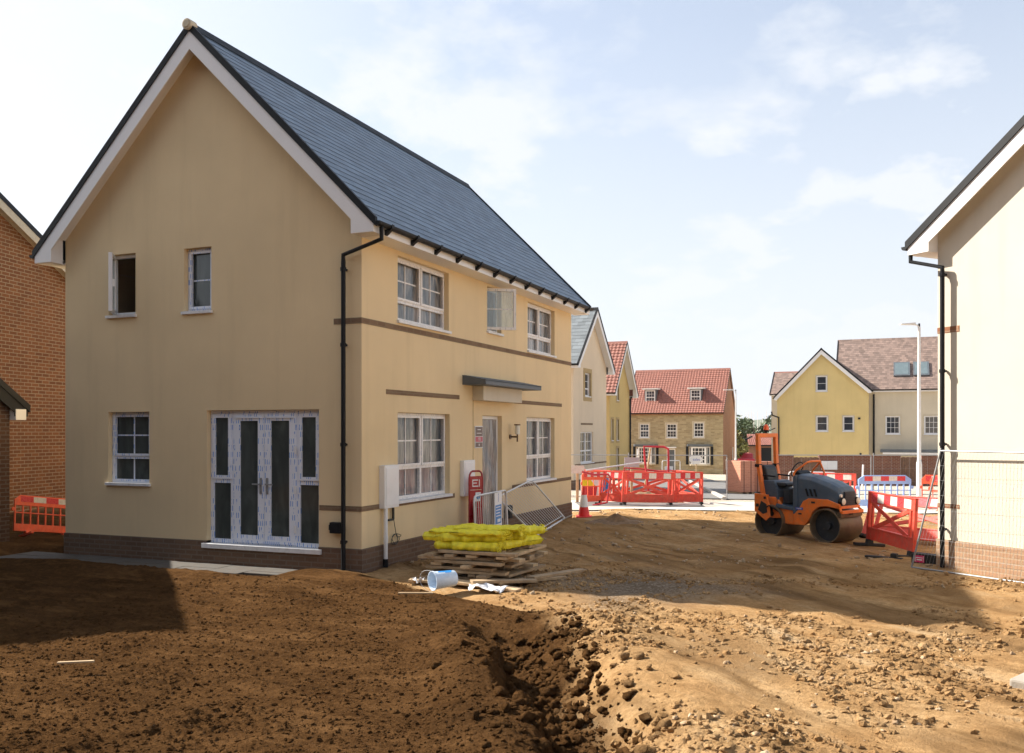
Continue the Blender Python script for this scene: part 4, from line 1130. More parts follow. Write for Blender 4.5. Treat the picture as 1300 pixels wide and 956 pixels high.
for (xa, xb) in ((-19.40, -18.40), (-15.55, -14.55)):      # dormers
    dm = empty('dormer'); dm.parent = fh
    ua, ub = fx(xb), fx(xa); xf = .62        # local x of the dormer face
    z0_, z1_ = 5.95, 7.15
    Df = Face((xf, 0), (0, 1), (-1, 0))
    mb = MB()
    for uu in (ua, ub-.08): mb.prism([(xf, z0_-.2), (xf, z1_+.05), (xf+1.25, z1_+.05), (xf+1.25, z0_+.9)], 'y', uu, uu+.08)
    Df.box(mb, ua, ub, z0_-.25, z0_+.02, -.1, .02)
    mb.build('dormer_cheek', M['lead'], dm)
    simple_win(dm, Df, ua+.08, ub-.08, z0_, z1_, cols=1, transom=.5, bars=(3, 2), lowbars=(3, 2), rec=-.02, w=.08, tw=.07, sill=False)
    mb = MB(); mb.prism([(xf-.2, z1_+.06), (xf-.2, z1_+.17), (xf+1.45, z1_+.24), (xf+1.45, z1_+.06)], 'y', ua-.16, ub+.16); mb.build('dormer_roof', M['whiteboard'], dm)
    mb = MB(); Df.box(mb, ua-.1, ub+.1, z0_-.32, z0_-.24, -.25, .12); mb.build('dormer_flashing', M['lead'], dm)
mb = MB(); mb.box((1.1, -.04, .5), (1.55, 0, 1.3)); mb.build('meter_box', M['whiteboard'], fh)
mb = MB(); mb.cyl((4.6, -.05, .3), (4.6, -.05, 2.3), .04, 8); mb.build('conduit', M['white'], fh)

# yellow gabled house beyond the garden wall
yh = empty('yellow_house', (-7.05, 64.2, -1.7), 0, label='yellow gabled house with brown tiles behind the brick garden wall', cat='house')
yo = [(2.50, 3.24, 3.75, 4.79), (4.17, 4.85, 3.75, 4.78), (2.50, 3.19, 6.40, 7.45)]
F5, R5 = gable_house(yh, 5.75, 4.5, 6.46, 9.08, {'front': M['stucco_yellow2']}, {'front': yo}, roofm=M['darktile'], courses=20, oe=.2, og=.2,
                     apex=2.84, EL=6.1, box_ret=False)
for q in yo: simple_win(yh, F5['front'], *q, cols=1, bars=(1, 2), w=.08, surround=(M['palestone'], .05))
pipe(yh, [(-.35, -.1, 5.1), (-.3, -.1, 4.85), (.12, -.1, 4.7), (.12, -.1, .5)], r=.055)
mb = MB(); F5['front'].box(mb, 5.1, 5.25, 4.55, 4.67, 0, .05); F5['front'].box(mb, 5.2, 5.32, 2.25, 2.35, 0, .05); mb.build('vent_grille', M['black'], yh)
# pale house joined to it, ridge across
ph = empty('pale_house', (6.6, 64.9, -1.7), 90, label='pale grey cream house with brown tiled roof and two skylights', cat='house')
Lp = 9.9
px_ = lambda x: 6.6-x
po = [(px_(.6), px_(-.3), 3.55, 4.78), (px_(2.9), px_(2.0), 3.55, 4.78)]
F6, R6 = gable_house(ph, 8.4, Lp, 6.6, 10.04, {'front': M['stucco_grey']}, {'left': po}, roofm=M['browntile'], courses=26, oe=.3, og=.1, ridgem=M['browntile'], box_ret=False)
for q in po: simple_win(ph, F6['left'], *q, cols=1, bars=(3, 3), w=.09, surround=(M['palestone'], .06))
pipe(ph, [(-.1, px_(-1.0), 6.2), (-.1, px_(-1.0), .3)], r=.06)
for (xa, xb) in ((.2, 1.2), (1.4, 2.35)):
    sl_ = R6['slL']; z_ = 7.35; xl = (z_-R6['ezL'])/sl_+R6['exL']
    mb = MB(); a0 = Vector((xl, px_(xb), z_)); b0 = Vector((xl, px_(xa), z_)); up = Vector((1, 0, sl_)).normalized()*1.5; nn = Vector((-sl_, 0, 1)).normalized()
    mb.hexa([tuple(q) for q in (a0, b0, b0+up, a0+up, a0+nn*.12, b0+nn*.12, b0+up+nn*.12, a0+up+nn*.12)])
    sk = mb.build('skylight', M['lead'], ph)
    mb = MB(); e = up*.08; g_ = Vector((0, -.08 if False else .08, 0))
    s0 = a0+e+Vector((0, .09 if px_(xb) < px_(xa) else -.09, 0)); s1 = b0+e-Vector((0, .09 if px_(xb) < px_(xa) else -.09, 0))
    mb.hexa([tuple(q) for q in (s0+nn*.1, s1+nn*.1, s1+up*.84+nn*.1, s0+up*.84+nn*.1, s0+nn*.13, s1+nn*.13, s1+up*.84+nn*.13, s0+up*.84+nn*.13)])
    mb.build('pane', M['pane_sky_tint'] if 'pane_sky_tint' in M else M['pane_plain'], sk)
mb = MB(); mb.box((-1.0, px_(4.2), 2.42), (0, px_(-.6), 2.6)); pcn = mb.build('porch_canopy', M['lead'], ph)
mb = MB(); mb.box((-.96, px_(4.1), 2.3), (-.05, px_(-.45), 2.415)); mb.build('canopy_box', M['whiteboard'], pcn)
mb = MB(); F6['left'].box(mb, px_(3.0), px_(-.9), 1.95, 2.1, 0, .03); mb.build('string_course', M['stucco_pink'], ph)
# brown roof further left behind
bh_ = empty('brown_roof_house', (-2.2, 80.5, -1.7), 90, label='house glimpsed as a brown tiled roof left of the yellow gable', cat='house')
gable_house(bh_, 6., 7.1, 6.95, 8.78, {'front': M['stucco_grey']}, {}, roofm=M['browntile'], courses=18, oe=.3, og=.1, ridgem=M['redtile'], box_ret=False)

# left brick house and garage
bk = empty('brick_house', (-19.4, 12.65, 0), 102.6, label='orange red brick house with dark tiled roof at the left edge', cat='house')
gable_house(bk, 8.2, 7., 5.24, 7.91, {'front': M['redbrick']}, {}, roofm=M['darktile'], courses=12, oe=.35, og=.3, trim=M['palestone'], gut=False, apex=2.6, EL=6.67)
gr = empty('garage', (-15.0, 3.35, 0), 90, label='low shaded brick garage with black verge cut by the left frame edge', cat='garage')
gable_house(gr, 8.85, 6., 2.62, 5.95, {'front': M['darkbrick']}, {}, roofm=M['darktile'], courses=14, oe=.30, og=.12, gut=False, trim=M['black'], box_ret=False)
mb = MB(); mb.box((8.86, -.15, 2.30), (9.08, .2, 2.50)); mb.build('eaves_box', M['whiteboard'], gr, bevel=.004)

# unseen terrace added behind the viewpoint to shade the gable
tr_ = empty('shade_terrace', (5.0, -7.0, 0), 90, label='unseen dark brick terrace added behind the viewpoint to shade the gable', cat='terrace')
wo = [(2+i*3.2, 3.1+i*3.2, 3.6, 4.7) for i in range(8)]+[(2+i*3.2, 3.1+i*3.2, 1., 2.3) for i in range(8)]
FT, RT = gable_house(tr_, 8., 28., 11.5, 15., {'front': M['darkbrick']}, {'right': wo}, pm=None, roofm=M['darktile'], courses=14, oe=.35)
tr_.location = (6.0, -13.6, 0)
for q in wo: simple_win(tr_, FT['right'], *q, cols=2, bars=(1, 1))
# ------------------------------------------------------------------ garden wall with gates
gw = empty('garden_wall', (0, 0, 0), label='long brick garden wall with brown timber gates in front of the yellow house', cat='wall')
A_ = Vector((-5.82, 51.66)); B_ = Vector((6.0, 56.5)); dv = (B_-A_); LL = dv.length; dv.normalize()
GF = Face((A_.x, A_.y), (dv.x, dv.y), (dv.y, -dv.x))
gates = [(1.05, 2.45), (6.85, 8.0)]
segs = [(0, 1.05), (2.45, 6.85), (8.0, LL)]
for a_, b_ in segs:
    mb = MB(); GF.box(mb, a_, b_, -1.5, .70, -.22, 0); wseg = mb.build('brick_panel', M['wallbrick'], gw)
    mb = MB(); GF.box(mb, a_-.02 if a_ else a_, b_, .70, .775, -.26, .04); mb.build('coping', M['wallbrick'], wseg)
for a_, b_ in gates:
    g_ = empty('gate'); g_.parent = gw
    n_ = int((b_-a_)/.12)
    mb = MB()
    for i in range(n_):
        u_ = a_+(b_-a_)*i/n_; GF.box(mb, u_+.006, u_+(b_-a_)/n_-.006, -1.2, .66+.015*(i % 2), -.12, -.085)
    GF.box(mb, a_+.01, b_-.01, .35, .45, -.15, -.121); GF.box(mb, a_+.01, b_-.01, -.7, -.6, -.15, -.121)
    mb.build('gate_boards', M['fencewood'], g_)
mb = MB(); GF.box(mb, 2.55, 3.4, -.0, .47, .02, .05); tag(mb.build('notice_board', M['paleboard']), 'blank white notice board on the brick garden wall', 'notice board')

# stacks of salmon pink blocks
def block_pack(x, y, rz, w, d, h, lab):
    t = empty('block_pack', (x, y, gz(x, y)), rz, label=lab, cat='pack of blocks', group='packs of salmon pink blocks by the lamp column')
    mb = MB(); mb.box((-w/2, -d/2, .1), (w/2, d/2, h)); mb.build('blocks', M['pinkblock'], t, bevel=.012)
    mb = MB()
    for q in (-w/2+.06, 0, w/2-.06): mb.box((q-.05, -d/2, 0), (q+.05, d/2, .09))
    mb.build('pallet_bearers', M['wood'], t)
    mb = MB()
    for q in (-w*.25, w*.25): mb.box((q-.012, -d/2-.004, .09), (q+.012, d/2+.004, h+.004))
    mb.build('strap', M['black'], t)
x_, y_ = cw(9.02, 36.5); block_pack(x_, y_, 40, .62, 1.1, 1.32, 'narrow salmon block pack, the one nearer the lamp column')
x_, y_ = cw(9.95, 37.0); block_pack(x_, y_, 22, .80, .7, 1.30, 'wide salmon block pack, the one just behind the roller frame')

# lamp columns
def lamp_col(x, y, h, arm, rz, lab):
    t = empty('street_lamp', (x, y, gz(x, y)), rz, label=lab, cat='street lamp', group='street lamp columns along the new road')
    mb = MB(); mb.tube([(0, 0, -.1), (0, 0, 1.3)], .085, 12); mb.tube([(0, 0, 1.3), (0, 0, 1.42), (0, 0, h)], [.085, .06, .042], 12)
    mb.build('column', M['lampsteel'], t, smooth=False); 
    mb = MB(); mb.tube([(0, 0, h-.03), (-.06, 0, h+.05), (-arm*.5, 0, h+.07)], .025, 8); mb.build('arm', M['lampsteel'], t)
    mb = MB(); mb.prism([(-arm-.25, h+.09), (-arm*.4, h+.13), (-arm*.4, h+.05), (-arm-.25, h+.06)], 'y', -.09, .09); mb.build('lantern', M['lampsteel'], t, bevel=.01)
    mb = MB(); mb.cyl((0, 0, h), (0, 0, h+.10), .03, 10); mb.build('sensor', M['black'], t)
lamp_col(.84, 31.69, 5.62, .35, YAW, 'tall pale lamp column in front of the pale house with skylights')
lamp_col(-9.3, 61.03, 5.75, .55, YAW, 'thin pale lamp column beside the stone fronted house')
# ------------------------------------------------------------------ plastic safety barriers
def strip(x0, x1, d, z0, z1, n, parent):
    """reflective sheeting: one band through the board, alternating red and white"""
    mb = MB(); P = []
    for i in range(n+1):
        x = x0+(x1-x0)*i/n; P += [(x, -d, z0), (x, -d, z1), (x, d, z1), (x, d, z0)]
    k = mb.add(P)
    for i in range(n):
        for j in range(4):
            a, b = i*4+j, i*4+(j+1) % 4
            mb.f.append((k+a, k+b, k+b+4, k+a+4)); mb.m.append(i % 2)
    mb.f += [(k, k+1, k+2, k+3), (k+n*4+3, k+n*4+2, k+n*4+1, k+n*4)]; mb.m += [0, (n-1) % 2]
    mb.build('reflective_strip', [M['redref'], M['whiteref']], parent)

def red_barrier(w=1.9, h=1.0, body=None, nst=6, xb=True):
    """chapter-8 style panel: reflective top board, posts, cross brace, bottom panel, rubber feet. origin mid-base, face along x"""
    body = body or M['red']
    t = empty('safety_barrier')
    mb = MB(); z0 = .12
    mb.box((-w/2, -.02, h-.21), (w/2, .02, h))
    for s in (-1, 1):
        mb.box((s*w/2-s*.0, -.028, z0), (s*(w/2-.075), .028, h-.0))
        mb.box((s*(w/2-.16), -.018, z0+.15), (s*(w/2-.22), .018, h-.2))
    mb.box((-w/2, -.02, z0), (w/2, .02, z0+.21)); mb.box((-w/2, -.032, z0+.205), (w/2, .032, z0+.235)); mb.box((-w/2, -.032, h-.02), (w/2, .032, h+.005))
    if xb:
        a = w/2-.24
        mb.beam((-a, .004, z0+.22), (a, .004, h-.22), .028, .075, up=(0, 0, 1)); mb.beam((-a, -.014, h-.22), (a, -.014, z0+.22), .024, .075)
    mb.build('barrier_panel', body, t, bevel=.006)
    strip(-w/2+.15, w/2-.15, .0235, h-.185, h-.03, nst, t)
    for s in (-1, 1):
        mb = MB(); c_ = s*(w/2-.10)
        mb.prism([(-.28, 0), (.28, 0), (.28, .05), (.06, .05), (.05, .125), (-.05, .125), (-.06, .05), (-.28, .05)], 'x', c_-.055, c_+.055)
        mb.build('foot', M['blackmatt'], t, bevel=.008)
    return t

def slat_barrier(w=2.0, h=1.0, body=None, n=8, nst=6, chamfer=.18):
    body = body or M['bluebar']
    t = empty('safety_barrier')
    mb = MB(); z0 = .1
    mb.prism([(-w/2, h-.26), (w/2, h-.26), (w/2, h-.12), (w/2-chamfer, h), (-w/2+chamfer, h), (-w/2, h-.12)], 'y', -.022, .022)
    for i in range(n+1):
        x = -w/2+.03+(w-.06)*i/n; mb.box((x-.022, -.018, z0+.15), (x+.022, .018, h-.25))
    mb.box((-w/2, -.022, z0), (w/2, .022, z0+.18)); mb.box((-w/2, -.03, z0+.44), (w/2, -.0, z0+.47))
    for s in (-1, 1): mb.cyl((s*(w/2+.03), -.02, h-.36), (s*(w/2+.03), .02, h-.36), .05, 12)
    mb.build('barrier_panel', body, t, bevel=.006)
    a = w-2*chamfer-.02; strip(-a/2, a/2, .0255, h-.17, h-.03, nst, t)
    for s in (-1, 1):
        mb = MB(); c_ = s*w*.3
        mb.prism([(-.25, 0), (.25, 0), (.25, .05), (.06, .05), (.05, .11), (-.05, .11), (-.06, .05), (-.25, .05)], 'x', c_-.05, c_+.05)
        mb.build('foot', body, t, bevel=.008)
    return t

def copy_tree(o, parent=None):
    c = o.copy(); COL.objects.link(c); c.parent = parent
    for ch in list(o.children): copy_tree(ch, c)
    return c

def place(o, x, y, rz, label, group=None, cat='barrier', tilt=(0, 0), z=None, sc=None):
    o.location = (x, y, gz(x, y) if z is None else z); o.rotation_mode = 'XYZ'
    o.rotation_euler = (R(tilt[0]), R(tilt[1]), R(rz)); 
    if sc: o.scale = sc
    tag(o, label, cat, group)
    return o

def place2(o, p, q, label, group=None, tilt=(0, 0), w=1.9, z=None):
    """put a barrier with its two feet ends at p and q (world xy)"""
    p = Vector(p); q = Vector(q); d = q-p; m = (p+q)/2
    return place(o, m.x, m.y, math.degrees(math.atan2(d.y, d.x)), label, group, tilt=tilt, z=z, sc=(d.length/w, 1, 1))

rb = red_barrier(); used = [False]
def RB():
    if not used[0]: used[0] = True; return rb
    return copy_tree(rb)
G1 = 'red plastic barriers beside the right hand house'
place2(RB(), (-.40, 18.3), (.36, 16.55), 'red and white cross braced barrier nearest the leaning mesh fence', G1, tilt=(-3, 0))
place2(RB(), (-.55, 19.5), (1.6, 18.35), 'faded red barrier lying back behind the nearest red barrier', G1, tilt=(-28, 0))
G2 = 'red barriers around the trench in the road'
zt = lambda r_, d_: cw(r_, d_)
place2(RB(), zt(4.62, 27.2), zt(5.60, 27.0), 'red barrier panel at the right end of the trench enclosure', G2, tilt=(-3, -1))
place2(RB(), zt(3.15, 26.6), zt(4.70, 26.9), 'red cross braced barrier in the middle of the trench enclosure', G2, tilt=(4, 1.5))
place2(RB(), zt(2.55, 27.2), zt(3.3, 26.7), 'short turned red barrier between the middle and left panels of the trench', G2, tilt=(-7, 2))
sb_red = slat_barrier(body=M['redfade'], n=4)
place2(sb_red, zt(2.05, 27.1), zt(2.75, 27.2), 'narrow red slatted barrier at the left end of the trench enclosure', G2, w=2.)
place2(RB(), zt(3.2, 29.4), zt(5.3, 29.6), 'red barrier at the back of the trench enclosure', G2)
place2(RB(), zt(2.3, 29.5), zt(3.1, 28.9), 'red barrier at the back left corner of the trench enclosure', G2)
place2(RB(), zt(5.25, 29.3), zt(5.7, 27.6), 'red barrier closing the right hand side of the trench', G2)
sb2 = slat_barrier(body=M['redfade'], n=8, nst=4); place2(sb2, (-15.78, 13.0), (-15.5, 14.05), 'leaning red slatted barrier against the orange brick house', tilt=(-14, 8), w=2.)
sb2.scale = (.62, 1, .80)
bb_ = slat_barrier(w=1.65, n=8, nst=5)
place2(bb_, zt(9.98, 26.6), zt(11.55, 26.7), 'pale blue slatted barrier with sloping shoulders behind the roller', w=1.65)
bb_.scale.z = .98
G3 = 'barriers on the far side of the roller'
place2(RB(), zt(8.9, 28.6), zt(10.3, 27.6), 'red and white barrier seen above the roller bonnet', G3)
rr_ = [((11.6, 25.6), (12.5, 24.9)), ((11.9, 26.8), (12.9, 26.2)), ((11.75, 24.5), (12.6, 23.6))]
lb_ = ['faded red barrier touching the right end of the blue barrier', 'red barrier behind the others at the cream house corner', 'red barrier nearest of the cluster by the cream house corner']
for (a_, b_), l_ in zip(rr_, lb_):
    o = copy_tree(sb_red); place2(o, zt(*a_), zt(*b_), l_, G3, w=2.)

# steel pedestrian barriers
def steel_barrier(c4, label, group, cat='barrier', feet=True, rad=.018, nb=17, mat=None):
    """c4 = TL, TR, BR, BL corners"""
    mat = mat or M['whitesteel']
    t = empty('pedestrian_barrier', tuple(c4[3]), label=label, cat=cat, group=group)
    o0 = Vector(c4[3]); TL, TR, BR, BL = [Vector(p)-o0 for p in c4]
    def corner(P, A, B, n=5, k=.12):
        a = P+(A-P).normalized()*k; b = P+(B-P).normalized()*k
        return [tuple((a*(1-s)+P*s)*(1-s)+(P*(1-s)+b*s)*s) for s in [i/n for i in range(n+1)]]
    pts = corner(TL, BL, TR)+corner(TR, TL, BR)+corner(BR, TR, BL, k=.06)+corner(BL, BR, TL, k=.06)
    mb = MB(); mb.tube(pts, rad, 8, closed=True); smooth_by_angle(mb.build('frame', mat, t))
    mb = MB()
    a0 = TL.lerp(BL, .10); a1 = TR.lerp(BR, .10); b0 = TL.lerp(BL, .93); b1 = TR.lerp(BR, .93)
    mb.tube([tuple(b0), tuple(b1)], .008, 5)
    for i in range(1, nb): s = i/nb; mb.tube([tuple(TL.lerp(TR, s)), tuple(b0.lerp(b1, s))], .005, 5)
    mb.build('infill_bars', mat, t)
    if feet:
        n = (TR-TL).cross(BL-TL).normalized()
        for s in (.12, .88):
            p = BL.lerp(BR, s); mb = MB(); mb.tube([tuple(p+n*.28+Vector((0, 0, .0))), tuple(p), tuple(p-n*.28)], .014, 6); mb.build('leg', mat, t)
    return t
G4 = 'steel pedestrian barriers by the front door'
sb = steel_barrier([(-6.18, 13.46, 1.05), (-6.40, 15.32, 1.03), (-6.36, 15.32, .04), (-6.14, 13.46, .06)], 'upright steel barrier carrying the blue and white site notice', G4)
steel_barrier([(-6.95, 16.2, .83), (-6.98, 18.1, 1.07), (-6.55, 19.0, .20), (-6.5, 17.1, .02)], 'tilted steel barrier slumped against the wall beyond the door', G4)
steel_barrier([cw(9.0, 30.0)+(.78,), cw(10.4, 29.6)+(.76,), cw(10.4, 29.6)+(-.1,), cw(9., 30.)+(-.1,)], 'white steel barrier rising just above the roller bonnet', None, nb=14)
steel_barrier([cw(9.3, 52.)+(1.3-.95,), cw(10.3, 52.)+(1.3-.95,), cw(10.3, 52.)+(-.75,), cw(9.3, 52.)+(-.75,)], 'distant steel barrier in front of the stone fronted house door', None, nb=8, feet=False) if False else None
# site notice on the barrier
sg = empty('site_notice', (-6.19, 14.25, .42), 97, label='white and blue safety notice tied to the upright steel barrier', cat='sign')
TN = Matrix.Translation((0, 0, 0))
mb = MB(); mb.box((0, -.032, .0), (.42, -.024, .63)); mb.build('notice_board', M['print'], sg)
mb = MB(); mb.box((.03, -.0335, .10), (.39, -.0325, .42)); mb.build('blue_field', M['blue'], sg)
mb = MB()
for i, (l0, l1) in enumerate(((.07, .33), (.07, .35), (.07, .30), (.07, .34))): mb.box((l0, -.035, .375-.05*i), (l1, -.034, .39-.05*i))
mb.box((.15, -.035, .125), (.33, -.034, .18)); mb.build('print_lines', M['print'], sg)
mb = MB(); mb.box((.20, -.035, .47), (.215, -.034, .58)); mb.cyl((.208, -.034, .60), (.208, -.035, .60), .014, 10); mb.build('pictogram', M['signblue'], sg)
for o in sg.children: o.rotation_euler = (0, 0, 0)
sg.rotation_euler = (0, 0, R(90+6.7)); 

# ---- mesh fence panels
def mesh_panel(BL, BR, TR, TL, label, group, dens=.11, rad=.019, wire=.0022, name='mesh_fence_panel', hrows=6):
    o0 = Vector(BL); t = empty(name, tuple(o0), label=label, cat='fence panel', group=group)
    BL, BR, TR, TL = [Vector(p)-o0 for p in (BL, BR, TR, TL)]
    mb = MB()
    mb.tube([tuple(BL), tuple(TL+(TL-BL).normalized()*.08)], rad, 10); mb.tube([tuple(BR), tuple(TR)], rad, 10)
    mb.tube([tuple(BL), tuple(BR)], rad*.9, 8); mb.tube([tuple(TL), tuple(TR)], rad*.9, 8)
    smooth_by_angle(mb.build('frame', M['galv'], t))
    mb = MB(); n = int((BR-BL).length/dens)
    for i in range(1, n): s = i/n; mb.tube([tuple(BL.lerp(BR, s)), tuple(TL.lerp(TR, s))], wire, 4, cap=False)
    for j in range(1, hrows): s = j/hrows; mb.tube([tuple(BL.lerp(TL, s)), tuple(BR.lerp(TR, s))], wire*1.2, 4, cap=False)
    mb.build('wire_mesh', M['galv'], t)
    return t
mesh_panel((.30, 15.27, .03), (3.03, 13.14, .05), (3.35, 13.05, 1.80), (.70, 15.27, 1.80), 'leaning galvanised mesh panel propped against the cream house', None, dens=.055, hrows=8, wire=.0012, rad=.015)
G5 = 'mesh fence panels across the street'
fl = [cw(-2.0, 33.0), cw(1.2, 32.0), cw(4.0, 31.6), cw(7.3, 31.2)]
for i, l_ in enumerate(('mesh panel partly behind the large house corner', 'mesh panel behind the left half of the trench', 'mesh panel behind the right half of the trench')):
    a_, b_ = fl[i], fl[i+1]; za, zb = gz(*a_), gz(*b_)
    if i == 0: continue
    mesh_panel((a_[0], a_[1], za+.05), (b_[0]-.03, b_[1], zb+.05), (b_[0]-.03, b_[1], 1.27), (a_[0], a_[1], 1.27), l_, G5, dens=.35, hrows=3, rad=.016, wire=.0015)
a_, b_, c_ = cw(9.6, 33.6), cw(13.0, 33.4), cw(16.3, 33.3)
mesh_panel((a_[0], a_[1], -.2), (b_[0], b_[1], -.2), (b_[0], b_[1], 1.22), (a_[0], a_[1], 1.22), 'mesh panel in front of the garden wall, left of the lamp column', G5, dens=.3, hrows=3, wire=.0015)
mesh_panel((b_[0]+.08, b_[1], -.2), (c_[0], c_[1], -.2), (c_[0], c_[1], 1.22), (b_[0]+.08, b_[1], 1.22), 'mesh panel in front of the garden wall, right of the blue barrier', G5, dens=.3, hrows=3, wire=.0015)
# rubber fence block with pink label
blk = empty('fence_block', (.55, 15.79, .0), -30, label='black rubber fence block with pink label at the foot of the mesh panel', cat='fence block')
mb = MB(); mb.box((-.32, -.12, 0), (.36, .12, .20)); mb.build('block', M['blackmatt'], blk, bevel=.015)
mb = MB()
for i in range(5): mb.box((.02+i*.06, -.126, .03), (.045+i*.06, -.118, .17))
mb.build('rib', M['blackmatt'], blk)
mb = MB(); mb.box((-.24, -.126, .05), (-.02, -.12, .17)); lb = mb.build('label', M['labelpink'], blk)
mb = MB(); mb.box((-.205, -.129, .125), (-.06, -.1265, .137)); mb.box((-.19, -.129, .085), (-.07, -.1265, .105)); mb.box((-.225, -.1285, .06), (-.215, -.1265, .16)); mb.box((-.045, -.1285, .06), (-.035, -.1265, .16)); mb.build('label_print', M['print'], lb)
blk.scale = (.72, .8, .9)
bf = empty('loose_fence_foot', (-.1, 16.35, .0), -20, label='flat grey barrier foot lying in front of the nearest red barrier', cat='barrier foot')
mb = MB(); mb.box((-.3, -.05, 0), (.3, .05, .035)); mb.box((.12, -.05, .035), (.22, .05, .10)); mb.build('foot', M['blackmatt'], bf, bevel=.01)

# traffic cone
cn = empty('traffic_cone', (-6.84, 21.25, gz(-6.84, 21.25)-.01), 20, label='red and white traffic cone at the far corner of the large house', cat='traffic cone')
mb = MB(); mb.box((-.19, -.19, 0), (.19, .19, .035)); mb.build('cone_base', M['conered'], cn, bevel=.012)
mb = MB(); mb.cyl((0, 0, .03), (0, 0, .74), .14, 24, r2=.028); smooth_by_angle(mb.build('cone_body', M['conered'], cn))
mb = MB(); mb.cyl((0, 0, .25), (0, 0, .54), .112, 24, r2=.067); smooth_by_angle(mb.build('white_sleeve', M['conewhite'], cn))

# ---- trench: red tubular steel frames, spoil, boards
def tube_thing(name, pts, r_, label, cat, mat, group=None, closed=False):
    mb = MB(); o0 = Vector(pts[0]); mb.tube([tuple(Vector(p)-o0) for p in pts], r_, 8, closed=closed)
    o = mb.build(name, mat, None); o.location = o0; smooth_by_angle(o); return tag(o, label, cat, group)
q = lambda r_, d_, z_: cw(r_, d_)+(z_,)
tube_thing('steel_gate_frame', [q(4.08, 27.6, .3), q(3.98, 27.6, 1.2), q(3.95, 27.6, 1.63), q(4.55, 27.6, 1.62), q(4.66, 27.5, 1.56), q(4.66, 27.4, -.05)], .035, 'tall dark red tubular frame standing in the trench enclosure', 'steel frame', M['redpaint'])
tube_thing('steel_handrail', [q(2.0, 26.4, .93), q(2.35, 26.4, .84), q(2.75, 26.4, .86), q(2.82, 26.4, .75), q(2.72, 26.4, .05), q(2.3, 26.3, -.03)], .03, 'bent dark red rail at the left end of the trench', 'steel rail', M['redpaint'])
tube_thing('steel_handrail', [q(3.35, 27.9, .45), q(3.4, 27.9, .98), q(3.9, 27.9, .95), q(4.9, 27.8, .82), q(5.4, 27.8, .74)], .026, 'long low dark red rail running behind the middle barriers', 'steel rail', M['redpaint'])
tube_thing('timber_prop', [q(4.18, 29.0, .35), q(4.35, 29.0, 1.55)], .03, 'pale slanting timber prop behind the red steel frame', 'prop', M['wood2'])
tube_thing('scaffold_pole', [q(2.2, 27.5, .92), q(3.9, 27.6, 1.16)], .024, 'pale scaffold pole resting across the trench barriers', 'pole', M['whitesteel'])
tube_thing('marker_stake', [q(11.2, 29.5, .2), q(11.23, 29.5, 1.02)], .028, 'short white stake in front of the brick garden wall', 'stake', M['white'])
hd = empty('hoarding_board', q(2.45, 28.2, -.1), YAW, label='colourful red yellow and blue printed board inside the trench enclosure', cat='board')
mb = MB(); mb.box((-.35, 0, .12), (.55, .03, .85)); mb.build('board', M['print'], hd)
for nm, mt, pl_ in (('red_patch', 'redref', [(-.3, .2), (.12, .2), (.16, .5), (-.28, .5)]), ('yellow_patch', 'yellow', [(-.3, .51), (.1, .51), (-.1, .78), (-.3, .78)]),
                    ('blue_patch', 'blue', [(.2, .25), (.5, .25), (.5, .75), (.36, .75)])):
    mb = MB(); mb.prism(pl_, 'y', -.004, -.001); mb.build(nm, M[mt], hd)
def sign(x, y, z, rz, w, h, mat, label, name='sign_board', post=True, text=None, tcol=None, oval=False, zg=None):
    t = empty(name, (x, y, z), rz, label=label, cat='sign')
    mb = MB()
    if oval: mb.prism([(-w/2, -h*.1), (-w*.3, -h*.5), (w*.2, -h*.5), (w*.5, -.0), (w*.2, h*.5), (-w*.35, h*.42), (-w/2, h*.2)], 'y', -.015, .015)
    else: mb.box((-w/2, -.015, -h/2), (w/2, .015, h/2))
    b = mb.build('board', mat, t)
    if post:
        mb = MB(); zz = (zg if zg is not None else gz(x, y))-z
        mb.box((-.04, .016, zz), (.04, .07, h/2)); mb.build('post', M['wood2'], t)
    if text: text_mesh('lettering', text, h*.42, tcol or M['signblue'], b, Matrix.Translation((0, -.018, 0)) @ Matrix.Rotation(R(90), 4, 'X'))
    return t
x_, y_ = cw(3.74, 28.8); sign(x_, y_, 1.12, YAW, .46, .30, M['greyboard'], 'plain grey board on a post behind the trench')
x_, y_ = cw(13.2, 66.); sign(x_, y_, .05, YAW, 1.0, .66, M['paleboard'], 'white blob shaped sales sign in front of the stone house bay window', text='sales', oval=True)
x_, y_ = cw(10.8, 63.5); sign(x_, y_, -.55, YAW, .55, .42, M['paleboard'], 'small white sales sign near the stone house front door', text='sales')
x_, y_ = cw(1.98, 27.9); sign(x_, y_, .93, YAW, .42, .24, M['whiteref'], 'small pale notice at the left end of the trench', post=True)
steel_barrier([cw(10.1, 62.)+(.1,), cw(11.3, 62.)+(.1,), cw(11.3, 62.)+(-1.3,), cw(10.1, 62.)+(-1.3,)], 'distant pale barrier frame before the stone house door', None, nb=3, feet=False, rad=.03)

